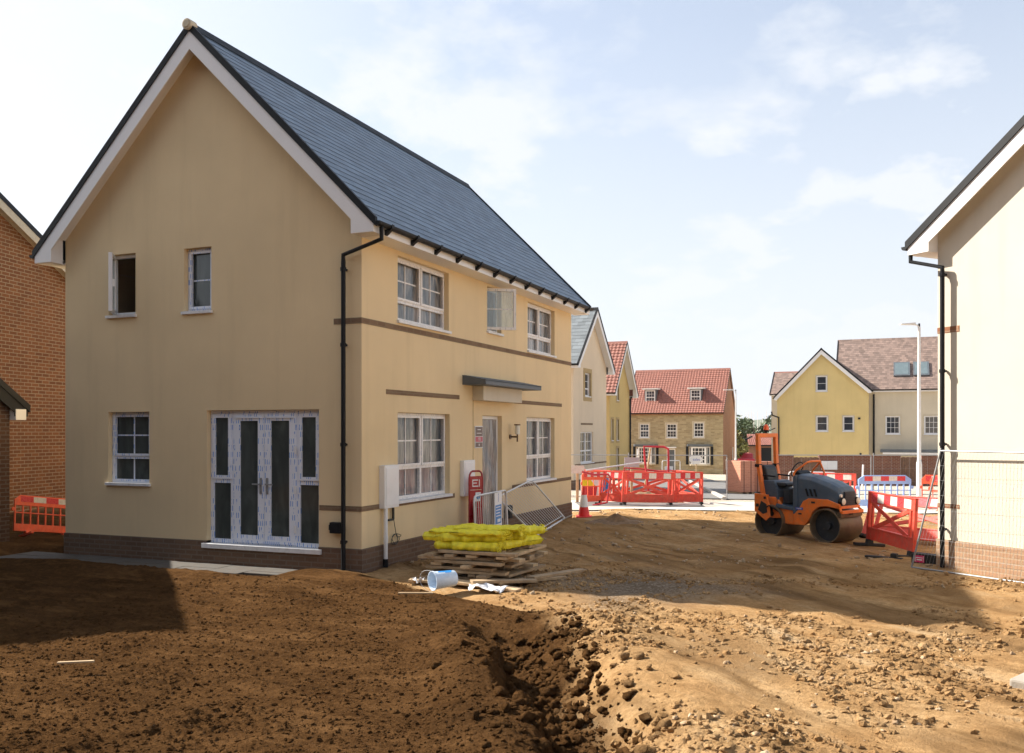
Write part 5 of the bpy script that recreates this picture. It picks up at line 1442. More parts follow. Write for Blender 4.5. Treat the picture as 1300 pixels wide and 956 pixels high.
def heap(name, x, y, rx, ry, h, rz, seed, label):
    V = []; Fc = []; n, m_ = 28, 40
    for i in range(n+1):
        for j in range(m_):
            a_ = 2*math.pi*j/m_; rr2 = i/n
            px2 = rr2*math.cos(a_); py2 = rr2*math.sin(a_)
            k = float(fbm(np.array([px2*2+seed]), np.array([py2*2]), 1., 4, seed)[0])
            z = h*(max(0, 1-rr2**1.3))*(1+.5*k)+(.08*k*(1-rr2) )-.05
            V.append((px2*rx*(1+.1*k), py2*ry*(1+.1*k), z))
    for i in range(n):
        for j in range(m_):
            a_ = i*m_+j; b_ = i*m_+(j+1) % m_; Fc.append((a_, b_, b_+m_, a_+m_))
    mb = MB(); mb.raw(V, Fc); o = mb.build(name, M['heap'], None, smooth=True)
    o.location = (x, y, gz(x, y)); o.rotation_euler = (0, 0, R(rz))
    return tag(o, label, 'heap')
M['heap'] = plain('heap_earth', (.24, .15, .08), .95, .35, 9., 1., 25.)
x_, y_ = cw(4.25, 28.6); heap('spoil_heap', x_, y_, 1.3, .7, .38, YAW, 3, 'brown spoil heap inside the trench enclosure')
heap('spoil_heap', -5.75, 20.2, .8, .5, .14, 10, 5, 'low earth heap beyond the tilted steel barrier')
x_, y_ = cw(3.2, 26.4); 
drape('trench_mud', [cw(1.9, 25.9), cw(5.5, 26.2), cw(5.7, 28.3), cw(1.9, 28.3)], M['asphalt'], .04)

# kerbs by the far house
for a_, b_ in ((cw(7.2, 31.3), cw(12.0, 66)),):
    d_ = Vector((b_[0]-a_[0], b_[1]-a_[1])); mb = MB(); N_ = 30
    for i in range(N_):
        p0 = (a_[0]+d_.x*i/N_, a_[1]+d_.y*i/N_); p1 = (a_[0]+d_.x*(i+1)/N_, a_[1]+d_.y*(i+1)/N_)
        mb.beam(p0+(gz(*p0)+.05,), p1+(gz(*p1)+.05,), .13, .12)
    mb.build('kerb', M['kerb'], kind='structure')

# ------------------------------------------------------------------ boards, yellow mesh, bucket by the front wall
rng = random.Random(11)
GB = 'rough timber boards in the stack'
zb = [0.0]
base_z_ = gz(-5.3, 12.2)-.01
for layer in range(10):
    th = .038+.006*rng.random()
    cross = layer % 3 == 2
    if not cross:
        nbd = 6; yy = 11.45+rng.uniform(-.05, .05)
        for i in range(nbd):
            w_ = rng.uniform(.12, .2); l_ = rng.uniform(.95, 1.25) if rng.random() < .7 else rng.uniform(.5, .9)
            mb = MB(); mb.box((-l_/2, -w_/2, 0), (l_/2, w_/2, th-.003))
            o = mb.build('timber_board', M['wood'] if rng.random() < .75 else M['wood2'], None, bevel=.003)
            o.location = (-5.38+rng.uniform(-.26, .2), yy+w_/2, base_z_+zb[0]+rng.uniform(0, .002)); o.rotation_euler = (R(rng.uniform(-1.5, 1.5)), R(rng.uniform(-1.2, 1.2)), R(rng.uniform(-9, 9)))
            tag(o, 'rough weathered timber board laid across the low stack under the yellow mesh', 'timber board', GB)
            yy += w_+rng.uniform(.01, .07)
    else:
        for i in range(5):
            w_ = rng.uniform(.10, .17); l_ = rng.uniform(1.2, 1.55)
            mb = MB(); mb.box((-w_/2, -l_/2, 0), (w_/2, l_/2, th-.003))
            o = mb.build('timber_board', M['wood'] if rng.random() < .75 else M['wood2'], None, bevel=.003)
            o.location = (-5.88+.26*i+rng.uniform(-.04, .04), 12.15+rng.uniform(-.1, .12), base_z_+zb[0]); o.rotation_euler = (R(rng.uniform(-.8, .8)), R(rng.uniform(-1, 1)), R(rng.uniform(-5, 5)))
            tag(o, 'rough weathered timber board laid across the low stack under the yellow mesh', 'timber board', GB)
    zb[0] += th+.004
for i, (x_, y_, rz_, l_, w_) in enumerate(((-5.0, 11.2, -8, 1.1, .2), (-4.55, 11.75, 62, 1.2, .17), (-4.35, 12.3, 75, 1.3, .15), (-5.7, 11.25, 12, .8, .16), (-4.75, 11.3, 40, .9, .14))):
    mb = MB(); mb.box((-l_/2, -w_/2, 0), (l_/2, w_/2, .035)); o = mb.build('timber_board', M['wood2'] if i in (0, 3) else M['wood'], None, bevel=.003)
    o.location = (x_, y_, gz(x_, y_)+.03+.035*(i == 4)); o.rotation_euler = (0, R(2), R(rz_))
    tag(o, 'loose timber board fallen at the foot of the stack', 'timber board', 'loose boards at the foot of the stack')

def bundle(cx, cy, z, rz, lx, ly, th, seed, label, tilt=0, fringe=(1,)):
    fringe = (1,)
    t = empty('yellow_mesh_bundle', (cx, cy, z), rz, label=label, cat='mesh bundle', group='folded yellow mesh bundles on the timber stack')
    t.rotation_euler = (R(tilt), 0, R(rz))
    nx, ny = 64, 30; V = []; Fc = []
    def hh(u, v, top):
        k = float(fbm(np.array([u*4+seed]), np.array([v*5]), 1., 3, seed)[0])
        e = min(1, (1-abs(2*v-1))*11, (1-abs(2*u-1))*16)**.5
        k2 = float(fbm(np.array([u*14+seed]), np.array([v*9]), 1., 3, seed+3)[0]); w3 = .012*math.sin(v*34+3*math.sin(u*5+seed))
        return (th*.5*e*(1+.22*k)+.008*k+.011*k2+w3*.6) if top else -th*.5*e*(1+.3*k)+.012*k2
    for side in (1, 0):
        for i in range(nx+1):
            for j in range(ny+1):
                u, v = i/nx, j/ny
                wob = .03*math.sin(u*7+seed)+.018*math.sin(u*23+seed*2)+.01*math.sin(u*51+seed)
                V.append(((u-.5)*lx+.01*math.sin(v*17+seed), (v-.5)*ly+wob, hh(u, v, side)))
    K = (nx+1)*(ny+1)
    for sd in (0, 1):
        for i in range(nx):
            for j in range(ny):
                a_ = sd*K+i*(ny+1)+j; f_ = (a_, a_+ny+1, a_+ny+2, a_+1); Fc.append(f_ if sd == 0 else tuple(reversed(f_)))
    mb = MB(); mb.raw(V, Fc); mb.build('folded_mesh', M['yellow'], t, smooth=True)
    rn = random.Random(seed); mb = MB()
    for k in range(18):         # loops of mesh at the folded ends
        for s in fringe:
            yy = (rn.random()-.5)*ly*.9; zz = (rn.random()-.5)*th; r_ = rn.uniform(.018, .035)
            c0 = Vector((s*(lx/2+.01), yy, zz)); a_ = rn.random()*3
            mb.tube([tuple(c0+Vector((s*r_*.9*math.cos(w_)+.01*math.sin(w_*2), r_*math.sin(w_)*math.cos(a_), r_*math.sin(w_)*math.sin(a_)+.004))) for w_ in [i*.7 for i in range(9)]], .006, 5, closed=True)
    mb.build('fringe', M['yellow'], t)
zt_ = base_z_+zb[0]
bundle(-5.42, 11.62, zt_+.055, 2, .98, .34, .11, 1, 'thick yellow roll at the front left, lowest of the bundles')
bundle(-5.50, 11.72, zt_+.165, 5, 1.18, .46, .10, 2, 'wide flat yellow bundle with a pointed left end on the lowest roll')
bundle(-5.02, 12.12, zt_+.06, 74, 1.05, .40, .11, 3, 'yellow bundle running back along the right side of the stack')
bundle(-5.35, 12.2, zt_+.15, 16, 1.0, .5, .12, 4, 'crumpled yellow bundle on top towards the wall', fringe=(1, -1))
bundle(-5.0, 12.35, zt_+.19, 68, .9, .34, .10, 5, 'yellow bundle with frayed loops at the right hand end', fringe=(1, -1))
bundle(-5.75, 12.15, zt_+.21, 30, .5, .22, .08, 6, 'small yellow fold lying highest at the back left')
for q_ in ((-5.44, 11.66, .235, 3, 1.10, .40, .05, 7, 'thin yellow sheet folded flat on the front roll, second from the top'), (-5.25, 11.95, .27, 10, .95, .5, .05, 8, 'thin yellow sheet lying highest across the middle of the stack'),
           (-5.1, 12.3, .12, 80, .9, .36, .06, 9, 'thin yellow fold tucked beneath the frayed right hand bundle')):
    bundle(q_[0], q_[1], zt_+q_[2], q_[3], q_[4], q_[5], q_[6], q_[7], q_[8])
# bucket
def lathe(mb, prof, n=28, m=0):
    V = []; Fc = []
    for (r_, z_) in prof:
        for k in range(n): a_ = 2*math.pi*k/n; V.append((r_*math.cos(a_), r_*math.sin(a_), z_))
    for i in range(len(prof)-1):
        for k in range(n): l_ = (k+1) % n; Fc.append((i*n+k, i*n+l_, (i+1)*n+l_, (i+1)*n+k))
    mb.raw(V, Fc, m)
bx_, by_ = -5.52, 10.72
bk_ = empty('plastic_bucket', (bx_, by_, gz(bx_, by_)+.155), label='white bucket with blue print lying on its side below the timber stack', cat='bucket')
mb = MB(); lathe(mb, [(.0, .37), (.115, .37), (.12, .36), (.14, .02), (.15, .02), (.15, -.0), (.139, -.0), (.133, .02), (.112, .35), (.0, .355)]); b0_ = mb.build('tub', M['bucket'], bk_, smooth=False); smooth_by_angle(b0_, 35)
mb = MB()
n_ = 12; Vq = []; Fq = []
for i in range(n_+1):
    a_ = R(20)+R(110)*i/n_
    for z_ in (.08, .20, .30): rr2 = .1415-.0215*(z_/.36)+.0015; Vq.append((rr2*math.cos(a_), rr2*math.sin(a_), z_+.02*math.sin(a_*5)))
for i in range(n_):
    if i % 6 == 5: continue
    for j in (0, 1):
        if j == 0 and i % 3 == 1: continue
        k = i*3+j; Fq.append((k, k+3, k+4, k+1))
mb.raw(Vq, Fq); mb.build('printed_label', M['blueprint'], bk_, smooth=True)
mb = MB(); mb.tube([(.15*math.cos(R(-80)), .15*math.sin(R(-80)), .01)]+[(.17*math.cos(R(-80+200*i/12)), .17*math.sin(R(-80+200*i/12)), -.02-.1*math.sin(math.pi*i/12)) for i in range(13)]+[(.15*math.cos(R(120)), .15*math.sin(R(120)), .01)], .003, 5); mb.build('handle', M['white'], bk_)
zz_ = Vector((cs*.84-sn*.55, sn*.84+cs*.55, .03)).normalized()     # bucket axis: opening faces back to the left
ax_ = Vector((0, 0, 1)).cross(zz_).normalized(); ay_ = zz_.cross(ax_)
bk_.rotation_euler = Matrix((ax_, ay_, zz_)).transposed().to_euler()
bk_.scale = (.86, .86, .9)
# plastic sheet scraps
def scrap(x, y, sx, sy, seed, label, z0=.02, rz=0, mat=None):
    V = []; Fc = []; n = 16
    for i in range(n+1):
        for j in range(n+1):
            u, v = i/n, j/n; k = float(fbm(np.array([u*3+seed]), np.array([v*3]), 1., 4, seed)[0])
            V.append(((u-.5)*sx*(1+.2*k), (v-.5)*sy*(1+.25*math.sin(u*5+seed)), .05+.09*k))
    for i in range(n):
        for j in range(n): a_ = i*(n+1)+j; Fc.append((a_, a_+n+1, a_+n+2, a_+1))
    mb = MB(); mb.raw(V, Fc); o = mb.build('plastic_scrap', mat or M['sheet'], None, smooth=True); o.location = (x, y, gz(x, y)+z0); o.rotation_euler = (0, 0, R(rz))
    s_ = o.modifiers.new('s', 'SOLIDIFY'); s_.thickness = .002
    return tag(o, label, 'scrap')
scrap(-4.85, 10.98, .46, .22, 2, 'crumpled white plastic sheet at the foot of the timber stack', rz=-5)
scrap(-5.95, 11.12, .14, .12, 4, 'small white plastic scrap left of the bucket')
def stick(x, y, l_, rz, label, mat, w_=.03):
    mb = MB(); mb.beam((-l_/2, 0, 0), (l_/2, 0, .02), w_, w_*.6); o = mb.build('wood_offcut', mat, None, bevel=.003); o.location = (x, y, gz(x, y)+.10); o.rotation_euler = (0, R(3), R(rz)); return tag(o, label, 'offcut')
stick(-5.35, 9.95, .42, 24, 'thin pale offcut lying on the brown soil below the bucket', M['wood2'])
stick(*cw(-3.76, 7.95), .30, 30, 'pale stick lying on the brown soil near the bottom left', M['wood2'])
x_, y_ = cw(4.62, 7.85)
kb = empty('concrete_slab_edge', (x_, y_, gz(x_, y_)+.01), YAW+42, label='pale corner of a concrete slab at the bottom right edge', cat='slab')
mb = MB(); mb.box((-.55, -.17, -.05), (1.0, .17, .04)); mb.build('slab', M['slabedge'], kb, bevel=.02)
# fire point
fp = empty('fire_point', (-6.86, 15.02, .02), 62, label='red fire point stand with curved handle before the second meter box', cat='fire point')
mb = MB(); mb.tube([(-.19, 0, 0), (-.19, 0, 1.22), (-.175, 0, 1.30), (-.14, 0, 1.345), (-.09, 0, 1.36), (.09, 0, 1.36), (.14, 0, 1.345), (.175, 0, 1.30), (.19, 0, 1.22), (.19, 0, 0)], .018, 8); smooth_by_angle(mb.build('tube_frame', M['firered'], fp))
mb = MB(); mb.box((-.17, -.01, 1.03), (.17, .01, 1.27)); mb.box((-.17, -.008, .25), (.17, .03, 1.02)); pn_ = mb.build('panel', M['firered'], fp, bevel=.005)
mb = MB(); mb.box((-.11, -.013, 1.19), (.05, -.0105, 1.21)); mb.box((-.11, -.013, 1.14), (.02, -.0105, 1.155)); mb.box((-.11, -.013, 1.08), (.06, -.0105, 1.10)); mb.box((-.11, -.0135, 1.08), (-.09, -.0105, 1.21)); mb.box((.08, -.013, 1.08), (.10, -.0105, 1.21)); mb.build('panel_marks', M['print'], pn_)
mb = MB(); mb.box((-.02, -.013, .82), (.13, -.0085, .98)); nb_ = mb.build('notice', M['print'], pn_); mb = MB(); mb.cyl((.055, -.0135, .9), (.055, -.016, .9), .05, 14); mb.build('notice_disc', M['blue'], nb_)
mb = MB(); mb.cyl((-.06, -.08, .1), (-.06, -.08, .72), .075, 16); mb.cyl((-.06, -.08, .72), (-.06, -.08, .82), .03, 10); ex_ = mb.build('extinguisher', M['firered'], fp, bevel=.008)
mb = MB(); mb.tube([(-.06, -.08, .8), (-.13, -.1, .82), (-.16, -.13, .6), (-.14, -.14, .35)], .012, 6); mb.build('hose', M['black'], ex_)
fp.scale = (.78, 1, 1)
o = empty('blue_drum', (-6.55, 14.3, .0), label='dark blue bin standing between the fire point and the steel barrier', cat='bin')
mb = MB(); lathe(mb, [(0, 0), (.12, 0), (.14, .42), (.15, .44), (.13, .45), (.12, .1), (0, .1)]); mb.build('bin_body', M['signblue'], o)

# ------------------------------------------------------------------ tandem roller
ro = empty('road_roller', (-1.473, 18.76, gz(-1.473, 18.76)-.0), -28.8, label='orange and blue grey tandem road roller parked on the track', cat='road roller')
def drum(x):
    n = 40; r_ = .325; w_ = .39
    mb = MB(); V = []; Fc = []
    prof = [(r_-.10, -w_+.17), (r_-.036, -w_+.16), (r_-.024, -w_+.004), (r_-.004, -w_), (r_, -w_+.01), (r_, w_-.01), (r_-.004, w_), (r_-.024, w_-.004), (r_-.036, w_-.16), (r_-.1, w_-.17)]
    for (a_, b_) in prof:
        for k in range(n): t_ = 2*math.pi*k/n; V.append((a_*math.cos(t_), b_, a_*math.sin(t_)))
    for i in range(len(prof)-1):
        for k in range(n): l_ = (k+1) % n; Fc.append((i*n+k, i*n+l_, (i+1)*n+l_, (i+1)*n+k))
    mb.raw(V, Fc)
    o = mb.build('drum', M['drum'], ro, smooth=False); smooth_by_angle(o, 40); o.location = (x, 0, r_)
    mb = MB(); mb.cyl((0, -w_+.155, 0), (0, -w_+.175, 0), r_-.034, 40); mb.cyl((0, w_-.175, 0), (0, w_-.155, 0), r_-.034, 40)
    mb.cyl((0, -w_+.08, 0), (0, -w_+.17, 0), .07, 18)
    for k in range(6): t_ = k*math.pi/3; mb.cyl((.11*math.cos(t_), -w_+.15, .11*math.sin(t_)), (.11*math.cos(t_), -w_+.168, .11*math.sin(t_)), .014, 8)
    dsk = mb.build('drum_disc', M['drumin'], o)
    return o
drum(.60); drum(-.64)
Oy = .30
# rear body (fuel/hydraulic tank) and articulation
mb = MB()
for s in (-1, 1):
    mb.prism([(-.92, .42), (-.80, .36), (-.42, .40), (-.34, .30), (-.12, .30), (-.12, .62), (-.40, .66), (-.52, .80), (-.92, .80)], 'y', s*Oy, s*(Oy-.06))
mb.box((-.92, -.28, .66), (-.5, .28, .80))
mb.box((-.36, -.24, .28), (-.12, .24, .6))
mb.prism([(-.95, .52), (-.82, .42), (-.68, .33), (-.58, .42), (-.60, .66), (-.68, .86), (-.95, .86)], 'y', -.425, -.395)
mb.box((-.94, -.40, .72), (-.70, -.28, .84))
rf_ = mb.build('rear_frame', M['orange'], ro, bevel=.012)
mb = MB(); mb.prism([(-.86, .54), (-.74, .46), (-.64, .50), (-.66, .66), (-.78, .72)], 'y', -.432, -.42); mb.build('hydraulic_recess', M['blackmatt'], rf_, bevel=.004)
for q_ in (((-.90, -.44, .60), (-.84, -.42, .66)), ((-.72, -.44, .76), (-.67, -.42, .81))): mb = MB(); mb.box(*q_); mb.build('bracket', M['blackmatt'], rf_, bevel=.004)
mb = MB(); mb.tube([(-.66, -.435, .60), (-.58, -.46, .64), (-.5, -.40, .58), (-.42, -.31, .5)], .014, 6); mb.build('hose', M['black'], rf_)
mb = MB(); mb.box((-.86, -Oy-.004, .45), (-.68, -Oy+.05, .64)); mb.box((-.78, -Oy-.01, .5), (-.6, -Oy, .6)); mb.cyl((-.62, -Oy-.015, .47), (-.62, -Oy, .47), .05, 12); mb.box((-.88, -.25, .40), (-.45, .25, .64)); mb.build('hydraulic_bay', M['blackmatt'], ro, bevel=.006)
mb = MB(); mb.prism([(-.90, .78), (-.50, .78), (-.50, .93), (-.60, 1.12), (-.86, 1.12)], 'y', -.27, .27); mb.build('seat_pedestal', M['slatepaint'], ro, bevel=.02)
mb = MB(); mb.prism([(-.52, .60), (-.10, .56), (-.10, .62), (-.50, .68)], 'y', -.34, .34); mb.prism([(-.52, .64), (-.47, .64), (-.50, .98), (-.55, .98)], 'y', -.30, -.24); mb.build('footwell', M['slatepaint'], ro, bevel=.01)
mb = MB(); mb.box((-.44, -.19, .68), (-.30, .19, .96)); mb.build('step_box', M['drumin'], ro, bevel=.01)
# seat
seat = empty('seat'); seat.parent = ro
mb = MB(); mb.prism([(-.86, 1.00), (-.38, 1.0), (-.34, 1.04), (-.38, 1.09), (-.84, 1.08)], 'y', -.22, .22); mb.build('seat_cushion', M['seatvinyl'], seat, bevel=.03)
mb = MB(); mb.prism([(-.92, 1.06), (-.78, 1.06), (-.80, 1.16), (-.85, 1.34), (-.89, 1.41), (-.95, 1.42), (-.99, 1.36)], 'y', -.19, .19); mb.build('seat_back', M['seatvinyl'], seat, bevel=.04)
mb = MB()
for s in (-1, 1): mb.tube([(-.90, s*.23, 1.12), (-.86, s*.25, 1.22), (-.58, s*.25, 1.2)], .018, 8)
mb.build('arm_rest', M['black'], seat)
# rollover frame
mb = MB()
for s in (-1, 1):
    mb.beam((-.94, s*.29, 1.42), (-.96, s*.29, 2.04), .09, .075, up=(1, 0, 0)); mb.beam((-.80, s*.30, .70), (-.94, s*.29, 1.43), .09, .075, up=(1, 0, 0))
mb.box((-1.0, -.33, 1.97), (-.92, .33, 2.055))
mb.build('rollover_frame', M['orange'], ro, bevel=.012)
mb = MB()
for s in (-1, 1): mb.box((-.99, s*.29-.055, 1.38), (-.90, s*.29+.055, 1.44)); mb.cyl((-.95, s*.25, 1.41), (-.95, s*.37, 1.41), .03, 10)
mb.tube([(-.96, -.38, 1.41), (-.94, 0, 1.41), (-.96, .38, 1.41)], .012, 6); mb.build('frame_hinge', M['black'], ro)
mb = MB(); mb.cyl((-.96, -.02, 2.05), (-.96, -.02, 2.10), .025, 10); mb.cyl((-.96, -.02, 2.10), (-.96, -.02, 2.12), .06, 16); mb.beam((-.96, .02, 2.08), (-.9, .2, 2.16), .015, .015); bcn = mb.build('beacon_mount', M['black'], ro)
mb = MB(); mb.tube([(-.96, -.02, 2.12), (-.96, -.02, 2.20), (-.96, -.02, 2.235)], [.055, .048, .02], 16); mb.build('beacon', M['beacon'], bcn)
# front body: bonnet, wing, grille
mb = MB()
sec = [(-.12, 1.24, .29), (-.06, 1.275, .29), (.25, 1.25, .30), (.60, 1.15, .30), (.80, 1.06, .29), (.86, .99, .275)]
low = [.72, .60, .70, .74, .73, .70]
V = []; Fc = []
for (x_, z_, hw), lz in zip(sec, low):
    V += [(x_, -hw-.02, lz), (x_, -hw, z_-.09), (x_, -hw+.05, z_-.02), (x_, -hw*.4, z_), (x_, hw*.4, z_), (x_, hw-.05, z_-.02), (x_, hw, z_-.09), (x_, hw+.02, lz)]
for i in range(len(sec)-1):
    for j in range(7): a_ = i*8+j; Fc.append((a_, a_+1, a_+9, a_+8))
Fc.append(tuple(range(7, -1, -1))); Fc.append(tuple(range(40, 48)))
mb.raw(V, Fc); mb.prism([(-.13, .50), (-.06, .50), (-.02, .62), (-.06, 1.26), (-.13, 1.23)], 'y', -.33, .33)
bon = mb.build('bonnet', M['slatepaint'], ro, bevel=.018)
mb = MB()
for i in range(3): mb.prism([(.14+i*.09, 1.0), (.19+i*.09, .86), (.215+i*.09, .86), (.165+i*.09, 1.0)], 'y', -.332, -.29)
mb.build('side_vent', M['black'], bon)
mb = MB()
for s in (-1, 1):
    mb.prism([(-.10, .50), (-.10, .30), (.14, .30), (.24, .42), (.30, .56), (.42, .665), (.6, .69), (.78, .665), (.86, .66), (.87, .74), (.62, .82), (.22, .82), (.10, .76), (.0, .60)], 'y', s*.33, s*.27)
mb.box((-.1, -.27, .32), (.16, .27, .6)); mb.box((.82, -.33, .655), (.90, .33, .71))
wg = mb.build('wing_panel', M['orange'], ro, bevel=.01)
mb = MB(); mb.box((-.06, -.337, .59), (.10, -.331, .635)); bd = mb.build('maker_badge', M['signblue'], wg)
text_mesh('badge_lettering', 'HAMM', .036, M['print'], bd, Matrix.Translation((.02, -.339, .612)) @ Matrix.Rotation(R(90), 4, 'X'), ext=.001)
mb = MB(); mb.box((.28, -.337, .73), (.36, -.331, .765)); mb.box((.0, -.337, .50), (.07, -.331, .53)); mb.build('small_badge', M['blackmatt'], wg)
mb = MB(); mb.box((.855, -.17, .72), (.885, .17, .97))
for i in range(7): mb.box((.885, -.165, .735+i*.032), (.897, .165, .75+i*.032))
mb.build('radiator_grille', M['drumin'], ro)
for s in (-1, 1):
    mb = MB(); mb.cyl((.83, s*.245, .79), (.91, s*.245, .79), .07, 18); hl = mb.build('headlight', M['black'], ro)
    mb = MB(); mb.tube([(.91, s*.245, .79), (.922, s*.245, .79), (.928, s*.245, .79)], [.064, .05, .02], 18); mb.build('lens', M['lens'], hl)
mb = MB(); mb.cyl((.86, -.29, .90), (.895, -.29, .90), .03, 12); mb.build('indicator', M['lens'], ro)
# front yoke and scraper
mb = MB(); mb.beam((.93, -.36, .60), (.93, .36, .60), .05, .06); mb.beam((.86, -.30, .68), (.93, -.36, .6), .04, .04); mb.beam((.86, .30, .68), (.93, .36, .6), .04, .04); mb.build('front_bumper', M['wood2'] if False else M['orange'], ro, bevel=.006)
mb = MB(); mb.prism([(.84, .52), (.92, .50), (.93, .58), (.84, .6)], 'y', -.36, .36); mb.build('scraper', M['drum'], ro)
mb = MB(); mb.box((.88, -.10, .54), (.935, .02, .575)); mb.build('tow_eye', M['blackmatt'], ro)
# console, steering wheel, guard rail
mb = MB(); mb.prism([(-.16, 1.0), (-.05, 1.0), (-.05, 1.28), (-.14, 1.34), (-.20, 1.30)], 'y', -.20, .20); mb.build('console', M['black'], ro, bevel=.02)
mb = MB(); mb.tube([(-.14, 0, 1.28), (-.24, 0, 1.34)], .02, 8)
mb.tube([tuple(Vector((-.25, 0, 1.345))+Vector((.16*.45*math.sin(w_), .16*math.cos(w_), .16*.88*math.sin(w_)))) for w_ in [i*math.pi/12 for i in range(24)]], .012, 6, closed=True)
mb.build('steering_wheel', M['black'], ro)
mb = MB()
for s in (-1, 1): mb.tube([(-.10, s*.30, .66), (-.12, s*.30, 1.28), (-.08, s*.29, 1.34), (.12, s*.22, 1.50), (.16, s*.14, 1.52)], .02, 8)
mb.tube([(.16, -.15, 1.52), (.16, .15, 1.52)], .02, 8); mb.tube([(.10, .24, 1.5), (.18, .26, 1.3), (.16, .26, 1.22)], .018, 8)
mb.build('guard_rail', M['orange'], ro)

# ------------------------------------------------------------------ far background between the houses
def leafy_tree(x, y, h, rad, seed, label, mat, cat='tree', group=None, trunk=.35, leaf=.3, n=700):
    z = gz(x, y); t = empty('tree', (x, y, z), label=label, cat=cat, group=group)
    rn = random.Random(seed)
    mb = MB(); mb.tube([(0, 0, -.2), (.05, 0, h*trunk), (0, .1, h*.85)], [.16, .11, .03], 8)
    for k in range(7):
        a_ = rn.random()*6.28; z0_ = h*rn.uniform(trunk*.8, .7); mb.tube([(0, 0, z0_), (rad*.7*math.cos(a_), rad*.7*math.sin(a_), z0_+rad*.6)], [.06, .015], 5)
    mb.build('trunk', M['bark'], t)
    mb = MB(); cl_ = [(rn.gauss(0, rad*.42), rn.gauss(0, rad*.42), h*trunk+(h*(1-trunk))*rn.random()**.8, rad*rn.uniform(.25, .5)) for _ in range(13)]
    for k in range(n):
        c_ = rn.choice(cl_); v_ = Vector((rn.gauss(0, 1), rn.gauss(0, 1), rn.gauss(0, 1))).normalized()*c_[3]*rn.random()**.35
        p_ = Vector(c_[:3])+v_
        a_ = Vector((rn.gauss(0, 1), rn.gauss(0, 1), rn.gauss(0, 1))).normalized(); b_ = a_.cross(Vector((rn.gauss(0, 1), rn.gauss(0, 1), rn.gauss(0, 1)))).normalized()
        s_ = leaf*rn.uniform(.5, 1.2); mb.poly([tuple(p_-a_*s_), tuple(p_+b_*s_*.5), tuple(p_+a_*s_), tuple(p_-b_*s_*.5)])
    mb.build('crown', mat, t)
    return t
GT = 'trees seen between the far houses'
for i, (r_, d_, h, rd, mt, lab) in enumerate(((29.3, 112, 5.2, 2.0, 'leaf', 'dark green tree behind the roller beacon'), (27.9, 118, 4.6, 1.8, 'leaf', 'green tree left of the roller beacon'),
        (31.0, 125, 5.0, 2.4, 'leaf', 'green tree touching the yellow house corner'), (23.4, 96, 3.4, 1.3, 'leafy', 'yellow green bush right of the thin lamp column'), (24.6, 100, 2.6, 1.3, 'leafy', 'low yellow green bush above the salmon block packs'))):
    x_, y_ = cw(r_, d_); leafy_tree(x_, y_, h, rd, 30+i, lab, M[mt], group=GT)
x_, y_ = cw(25.5, 112)
bo = empty('brick_building', (x_, y_, -3.0), YAW, label='distant orange brick block with a grey roof right of the thin lamp column', cat='building')
mb = MB(); mb.prism([(-2.2, 0), (1.9, 0), (1.9, 5.0), (.6, 6.0), (-2.2, 6.0)], 'y', 0, 8); mb.build('wall', M['orangebrick'], bo)
mb = MB(); mb.box((-2.2, .3, 6.0), (.5, 7, 6.9)); mb.build('roof', M['lead'], bo)
x_, y_ = cw(29.2, 104)
lo = empty('low_building', (x_, y_, -3.0), YAW, label='low red tiled garage block with a dark opening behind the roller frame', cat='building')
mb = MB(); mb.box((-2.5, 0, 0), (-1.1, 4, 3.55)); mb.box((-1.1, 0, 3.2), (2.2, 4, 3.55)); mb.box((2.0, 0, 0), (2.3, 4, 3.3)); mb.box((-1.1, 3.6, 0), (2.2, 4, 3.3)); mb.build('wall', M['orangebrick'], lo)
mb = MB(); roof_slope(mb, (-2.7, -.3, 3.5), (2.5, -.3, 3.5), (-2.0, 3., 4.7), (2.0, 3., 4.7), 9, corr=5, tile=.35, amp=.05); mb.build('roof', M['redtile'], lo)
mb = MB(); mb.beam((-4.6, -.4, 3.3), (-2.2, -.4, 4.5), .15, .15); mb.box((-4.0, -.35, 3.38), (2.4, -.2, 3.5)); mb.build('gutter_board', M['black'], lo)
mb = MB(); mb.box((-1.08, .9, 1.0), (1.98, 1.0, 3.2)); mb.build('door', M['blackmatt'], lo)  # black sheet stands in for the shade inside the opening
x_, y_ = cw(24.5, 97)
cr = empty('parked_car', (x_, y_, gz(x_, y_)+.0), YAW+80, label='dark red car roof showing above the salmon block packs', cat='car')
mb = MB(); mb.prism([(-2.1, .3), (2.1, .3), (2.15, .8), (1.3, .95), (-2.0, .95), (-2.15, .7)], 'y', -.85, .85); mb.prism([(-1.5, .94), (1.2, .94), (.6, 1.45), (-1.1, 1.45)], 'y', -.72, .72); mb.build('body', M['redpaint'], cr, bevel=.08)
mb = MB(); mb.prism([(-1.35, 1.0), (1.0, 1.0), (.55, 1.38), (-1.05, 1.38)], 'y', -.74, .74); mb.build('window', M['pane_plain'], cr)
for sx_ in (-1.35, 1.35):
    for sy_ in (-.78, .78): mb = MB(); mb.cyl((sx_, sy_-.1, .32), (sx_, sy_+.1, .32), .32, 16); mb.build('wheel', M['blackmatt'], cr)
# slender masts
rnm = random.Random(5)
for i, px2 in enumerate((941, 947, 950, 954, 957, 962, 965, 968, 973, 977)):
    d_ = 300.; r_ = (px2-650)/1171*d_; x_, y_ = cw(r_, d_); mb = MB(); hm = rnm.uniform(7.5, 11.0)
    mb.cyl((0, 0, -2), (0, 0, hm), .13, 8, r2=.07); o = mb.build('mast', M['lampsteel'], None); o.location = (x_, y_, -2.); tag(o, 'slender pale mast rising above the distant trees', 'mast', 'masts beyond the distant trees')
